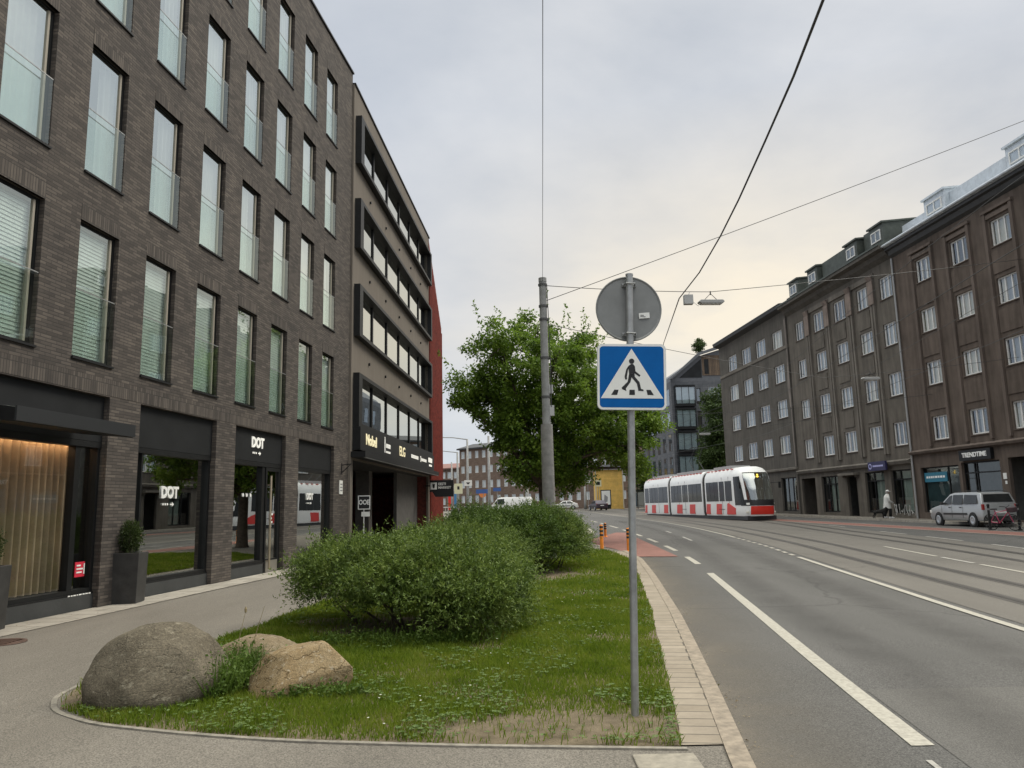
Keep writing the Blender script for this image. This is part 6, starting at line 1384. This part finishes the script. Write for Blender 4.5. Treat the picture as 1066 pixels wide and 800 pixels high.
# ================================================================== bicycle and stands by the car
bx_, by_ = 20.95, 33.6; bz = terr(bx_, by_) - .07
bi = thing('bicycle', 'pink bicycle leaning between two black stands behind the silver car', 'bicycle', (bx_, by_, bz), R(-70)); bi.rotation_euler = (R(7), 0, R(-70))
PINK = mat('pink_frame', (.46, .05, .12), .4)
for x, nm in ((-.52, 'rear'), (.52, 'front')):
    b = MB(); P = [(x + .33 * math.cos(k * math.pi / 14), 0, .34 + .33 * math.sin(k * math.pi / 14)) for k in range(29)]; b.tube(P, .018, 6); w = b.build('wheel', RUBBER, bi)
    b = MB()
    for k in range(12): a = k * math.pi / 6; b.tube([(x, .0, .34), (x + .315 * math.cos(a), 0, .34 + .315 * math.sin(a))], .003, 3)
    b.tube([(x, -.04, .34), (x, .04, .34)], .02, 6); b.build('spokes', ALLOY, w)
b = MB(); b.tube([(-.52, 0, .34), (-.12, 0, .30), (.36, 0, .78), (.30, 0, .92)], .02, 6); b.tube([(-.12, 0, .30), (-.26, 0, .86)], .018, 6); b.tube([(-.52, 0, .34), (-.23, 0, .75), (.34, 0, .86)], .016, 6); b.tube([(.34, 0, .86), (.52, 0, .34)], .018, 6); b.build('frame', PINK, bi)
b = MB(); b.tube([(.25, -.30, 1.05), (.34, -.12, 1.02), (.31, 0, .98), (.34, .12, 1.02), (.25, .30, 1.05)], .014, 6); b.tube([(.30, 0, .9), (.31, 0, .99)], .015, 6); b.build('handlebar', SIGNB, bi)
b = MB(); b.prism([(-.40, -.08), (-.36, .08), (-.14, .03), (-.10, 0), (-.14, -.03)], 'z', .88, .93); b.build('saddle', SIGNB, bi, bevel=.02)
b = MB(); b.lathe([(0, .02), (.09, .02), (.09, .03), (0, .03)], 14, (-.12, 0, .30), 'Y'); b.tube([(-.12, .03, .3), (-.05, .05, .16), (-.05, .12, .16)], .01, 5); b.tube([(-.12, -.03, .3), (-.19, -.05, .44), (-.19, -.12, .44)], .01, 5); b.build('crank', SIGNB, bi)
b = MB(); b.box(.42, -.16, .78, .70, .16, .98); b.build('basket', mat('basket_dark', (.05, .03, .035), .8), bi, bevel=.02)
for x, y, l in ((20.45, 33.7, 'left black bollard beside the pink bicycle, hiding the rear wheel of the silver car'), (21.45, 33.3, 'right black bollard beside the pink bicycle, in front of the tailgate of the silver car')):
    t = thing('steel_bollard', l, 'bollard', (x, y, terr(x, y) - .07), 0, 'black bollards by the bicycle')
    b = MB(); b.lathe([(0, 0), (.10, 0), (.10, .03), (.05, .05), (.05, 1.04), (.06, 1.05), (.06, 1.10), (.02, 1.13), (0, 1.13)], 14); b.build('post', BLACKM, t, smooth=False)
    b = MB(); b.lathe([(.052, .86), (.053, .86), (.053, .94), (.052, .94)], 14); b.build('band', mat('reflective_grey', (.2, .2, .2), .4), t)

# ================================================================== person and dog
def skin(name, verts, edges, rad, m, parent=None, sub=2, root=0):
    me = bpy.data.meshes.new(name); me.from_pydata(verts, edges, []); o = bpy.data.objects.new(name, me); COL.objects.link(o); me.materials.append(m)
    o.modifiers.new('skin', 'SKIN'); sv = me.skin_vertices[0].data
    for i, r in enumerate(rad): sv[i].radius = r if isinstance(r, tuple) else (r, r)
    sv[root].use_root = True; o.modifiers['skin'].use_smooth_shade = True
    s_ = o.modifiers.new('sub', 'SUBSURF'); s_.levels = 1; s_.render_levels = sub
    if parent is not None: o.parent = parent
    return o
px_, py_ = 22.95, 48.0; pz = terr(px_, py_) + .052
FL_ = mat('skin_tone', (.45, .28, .20), .6)
# local x is the walking direction (to the right of the picture)
pe = skin('person', [(0, 0, .93), (.0, 0, 1.15), (.03, 0, 1.36), (.05, 0, 1.45), (.08, 0, 1.53), (.10, 0, 1.62), (.09, 0, 1.69),
    (.0, -.09, .88), (.12, -.10, .50), (.10, -.10, .09), (.24, -.10, .04), (-.02, .09, .88), (-.05, .10, .50), (-.20, .10, .11), (-.10, .10, .04),
    (.02, -.19, 1.36), (.06, -.24, 1.08), (.24, -.22, .92), (.31, -.21, .88), (.02, .19, 1.36), (-.02, .24, 1.08), (.16, .22, .90), (.23, .21, .86), (.185, 0, 1.605)],
    [(0, 1), (1, 2), (2, 3), (3, 4), (4, 5), (5, 6), (0, 7), (7, 8), (8, 9), (9, 10), (0, 11), (11, 12), (12, 13), (13, 14), (2, 15), (15, 16), (16, 17), (17, 18), (2, 19), (19, 20), (20, 21), (21, 22), (5, 23)],
    [(.13, .16), (.12, .15), (.12, .16), .055, .06, (.095, .075), (.08, .07), .085, .06, .04, .03, .085, .06, .04, .03, .055, .042, .032, .03, .055, .042, .032, .03, .018], FL_)
pe.location = (px_, py_, pz); pe.rotation_euler = (0, 0, R(-12)); tag(pe, 'person in a long pale coat and white cap walking right with a dark dog', 'person')
COAT = mat('pale_coat', (.58, .58, .55), .85, var=.06, vscale=6); DRK = mat('dark_trousers', (.014, .014, .015), .9)
def loft(secs, n=18):
    b = MB(); V = []
    for cx, cy, z, rx, ry in secs:
        for k in range(n): a = 2 * math.pi * k / n; V.append((cx + rx * math.cos(a), cy + ry * math.sin(a), z))
    b.add(V, [(i * n + k, i * n + (k + 1) % n, (i + 1) * n + (k + 1) % n, (i + 1) * n + k) for i in range(len(secs) - 1) for k in range(n)]); return b
b = loft([(-.01, 0, .60, .235, .26), (-.01, 0, .75, .22, .25), (0, 0, .98, .19, .22), (0, 0, 1.18, .175, .215), (.02, 0, 1.34, .165, .22), (.03, 0, 1.42, .12, .16), (.06, 0, 1.49, .085, .09)])
for s_ in (-1, 1):
    sh = .08 * (s_ < 0)
    b.tube([(.02, s_ * .19, 1.38), (.03 + sh * .4, s_ * .245, 1.20), (.05 + sh * .2, s_ * .25, 1.07), (.20 + sh, s_ * .225, .925)], [.085, .075, .07, .055], 10)
b.build('coat', COAT, pe, smooth=True)
b = MB(); b.tube([(.0, -.09, .85), (.12, -.10, .50), (.10, -.10, .10)], [.12, .10, .085], 10); b.tube([(-.02, .09, .85), (-.05, .10, .50), (-.20, .10, .13)], [.12, .10, .085], 10); b.build('trousers', DRK, pe, smooth=True)
b = MB()
for cx, cy, z in ((.15, -.10, 0), (-.14, .10, .02)): b.prism([(cx - .13, z), (cx + .15, z), (cx + .17, z + .05), (cx + .02, z + .12), (cx - .12, z + .11)], 'y', cy - .05, cy + .05)
b.build('shoe', WHITE, pe, bevel=.02)
b = loft([(.08, 0, 1.62, .105, .09), (.08, 0, 1.67, .105, .09), (.08, 0, 1.71, .085, .075), (.08, 0, 1.735, .03, .03)]); b.prism([(.15, -.07), (.27, -.05), (.27, .05), (.15, .07)], 'z', 1.635, 1.65); b.build('cap', mat('white_cap', (.7, .7, .68), .8), pe, smooth=True)
b = loft([(.045, 0, 1.47, .05, .07), (.03, 0, 1.54, .07, .085), (.04, 0, 1.62, .09, .092), (.06, 0, 1.66, .09, .09)]); b.build('hair', mat('grey_hair', (.30, .28, .26), .9), pe, smooth=True)
b = MB()
for s_ in (-1, 1): b.lathe([(0, -.004), (.010, 0), (0, .004)], 8, (.188, s_ * .032, 1.63), 'X')
b.box(.180, -.025, 1.563, .192, .025, 1.570); b.build('face_features', SIGNB, pe)
dx_, dy_ = 22.25, 47.7
dg = skin('dog', [(-.25, 0, .42), (0, 0, .41), (.22, 0, .43), (.34, 0, .55), (.43, 0, .62), (.54, 0, .59),
    (.22, -.08, .36), (.20, -.08, .2), (.22, -.08, .03), (.22, .08, .36), (.26, .08, .2), (.28, .08, .03), (-.24, -.08, .36), (-.20, -.08, .26), (-.30, -.08, .17), (-.27, -.08, .03), (-.24, .08, .36), (-.24, .08, .26), (-.34, .08, .17), (-.32, .08, .03), (-.38, 0, .46), (-.50, 0, .52), (.42, -.06, .70), (.42, .06, .70)],
    [(0, 1), (1, 2), (2, 3), (3, 4), (4, 5), (2, 6), (6, 7), (7, 8), (2, 9), (9, 10), (10, 11), (0, 12), (12, 13), (13, 14), (14, 15), (0, 16), (16, 17), (17, 18), (18, 19), (0, 20), (20, 21), (4, 22), (4, 23)],
    [.10, .11, .12, .08, .075, .035, .05, .032, .03, .05, .032, .03, .06, .04, .028, .03, .06, .04, .028, .03, .03, .015, .025, .025], mat('black_fur', (.012, .011, .010), .9), root=1)
dg.location = (dx_, dy_, terr(dx_, dy_) + .052); dg.rotation_euler = (0, 0, R(-8)); tag(dg, 'black dog trotting close behind the person in the pale coat', 'dog')

# ================================================================== sky and light
w = bpy.data.worlds.new('World'); sc.world = w; w.use_nodes = True; N = w.node_tree.nodes; L = w.node_tree.links; bg = N['Background']
SUN_EL, SUN_AZ = R(48), R(62)       # azimuth from +Y toward +X
sky = N.new('ShaderNodeTexSky'); sky.sky_type = 'NISHITA'; sky.sun_disc = False; sky.sun_elevation = SUN_EL; sky.sun_rotation = SUN_AZ; sky.air_density = 1.; sky.dust_density = 2.
tc = N.new('ShaderNodeTexCoord'); sx = N.new('ShaderNodeSeparateXYZ'); L.new(tc.outputs['Generated'], sx.inputs[0])
def M(op, a, b_=None, c=None):
    n = N.new('ShaderNodeMath'); n.operation = op
    for i, v in enumerate((a, b_, c)):
        if v is None: continue
        if isinstance(v, (int, float)): n.inputs[i].default_value = v
        else: L.new(v, n.inputs[i])
    return n.outputs[0]
zc_ = M('MAXIMUM', sx.outputs['Z'], 0.0)
# cloud sheet: project the direction on a layer overhead
den = M('ADD', zc_, .16); px2 = M('DIVIDE', sx.outputs['X'], den); py2 = M('DIVIDE', sx.outputs['Y'], den)
cb = N.new('ShaderNodeCombineXYZ'); L.new(px2, cb.inputs[0]); L.new(py2, cb.inputs[1])
n1 = N.new('ShaderNodeTexNoise'); n1.inputs['Scale'].default_value = .9; n1.inputs['Detail'].default_value = 7; n1.inputs['Roughness'].default_value = .52; n1.inputs['Distortion'].default_value = .6; L.new(cb.outputs[0], n1.inputs['Vector'])
n2 = N.new('ShaderNodeTexNoise'); n2.inputs['Scale'].default_value = 2.6; n2.inputs['Detail'].default_value = 8; n2.inputs['Roughness'].default_value = .55; L.new(cb.outputs[0], n2.inputs['Vector'])
cl = M('ADD', M('MULTIPLY', n1.outputs['Fac'], .7), M('MULTIPLY', n2.outputs['Fac'], .3))
rp = N.new('ShaderNodeValToRGB'); e = rp.color_ramp.elements; e[0].position = .39; e[0].color = (.475, .51, .56, 1); e[1].position = .61; e[1].color = (.70, .71, .722, 1); L.new(cl, rp.inputs['Fac'])
# warm lighter band low toward the right of the street, cool band low on the left
az = M('ARCTAN2', sx.outputs['X'], sx.outputs['Y'])
wa = M('MULTIPLY', M('POWER', M('MAXIMUM', M('SUBTRACT', 1., M('ABSOLUTE', M('DIVIDE', M('SUBTRACT', az, .30), .75))), 0.), 1.3), M('MAXIMUM', M('SUBTRACT', 1., M('ABSOLUTE', M('DIVIDE', M('SUBTRACT', zc_, .22), .26))), 0.))
wn = M('MULTIPLY', wa, M('ADD', .45, M('MULTIPLY', n2.outputs['Fac'], 1.0)))
mw = N.new('ShaderNodeMix'); mw.data_type = 'RGBA'; L.new(M('MINIMUM', M('MULTIPLY', wn, 1.25), 1.), mw.inputs['Factor']); L.new(rp.outputs[0], mw.inputs['A']); mw.inputs['B'].default_value = (.93, .83, .66, 1)
hz = M('POWER', M('SUBTRACT', 1., M('MINIMUM', M('DIVIDE', zc_, .22), 1.)), 1.6)
mh = N.new('ShaderNodeMix'); mh.data_type = 'RGBA'; L.new(M('MULTIPLY', hz, .7), mh.inputs['Factor']); L.new(mw.outputs['Result'], mh.inputs['A']); mh.inputs['B'].default_value = (.72, .78, .84, 1)
# cooler toward the open street on the left
lf = M('MULTIPLY', M('MULTIPLY', M('MINIMUM', M('MAXIMUM', M('DIVIDE', M('SUBTRACT', .12, az), .35), 0.), 1.), M('MAXIMUM', M('SUBTRACT', 1., M('MULTIPLY', zc_, 1.3)), 0.)), .75)
ml = N.new('ShaderNodeMix'); ml.data_type = 'RGBA'; L.new(lf, ml.inputs['Factor']); L.new(mh.outputs['Result'], ml.inputs['A']); ml.inputs['B'].default_value = (.535, .60, .71, 1)
# an overcast sky is brightest overhead
gain = M('ADD', 1., M('MULTIPLY', M('POWER', M('MAXIMUM', M('SUBTRACT', zc_, .60), 0.), .7), 9.0))
vm = N.new('ShaderNodeVectorMath'); vm.operation = 'SCALE'; L.new(ml.outputs['Result'], vm.inputs[0]); L.new(gain, vm.inputs['Scale'])
ns = N.new('ShaderNodeVectorMath'); ns.operation = 'SCALE'; L.new(sky.outputs[0], ns.inputs[0]); ns.inputs['Scale'].default_value = .012
va = N.new('ShaderNodeVectorMath'); va.operation = 'ADD'; vt_ = N.new('ShaderNodeMix'); vt_.data_type = 'RGBA'; L.new(M('MULTIPLY', M('MAXIMUM', M('SUBTRACT', zc_, .60), 0.), 4.), vt_.inputs['Factor']); vt_.inputs['A'].default_value = (1, 1, 1, 1); vt_.inputs['B'].default_value = (1.03, .985, .86, 1)
vn = N.new('ShaderNodeVectorMath'); vn.operation = 'MULTIPLY'; L.new(vm.outputs[0], vn.inputs[0]); L.new(vt_.outputs['Result'], vn.inputs[1]); L.new(vn.outputs[0], va.inputs[0]); L.new(ns.outputs[0], va.inputs[1])
L.new(va.outputs[0], bg.inputs['Color']); bg.inputs['Strength'].default_value = 1.0
sun_d = bpy.data.lights.new('sun', 'SUN'); sun_d.energy = 2.1; sun_d.angle = R(24); sun_d.color = (1, .93, .79); sun = bpy.data.objects.new('sun', sun_d); COL.objects.link(sun)
dv = Vector((math.sin(SUN_AZ) * math.cos(SUN_EL), math.cos(SUN_AZ) * math.cos(SUN_EL), math.sin(SUN_EL))); sun.rotation_euler = dv.to_track_quat('Z', 'Y').to_euler(); sun.location = dv * 50
sc.view_settings.view_transform = 'Standard'; sc.view_settings.look = 'None'; sc.view_settings.exposure = 0; sc.view_settings.gamma = 1
sc.cycles.use_denoising = True; sc.cycles.max_bounces = 8; sc.cycles.transparent_max_bounces = 16; sc.cycles.diffuse_bounces = 3; sc.cycles.glossy_bounces = 4
sc.render.film_transparent = False
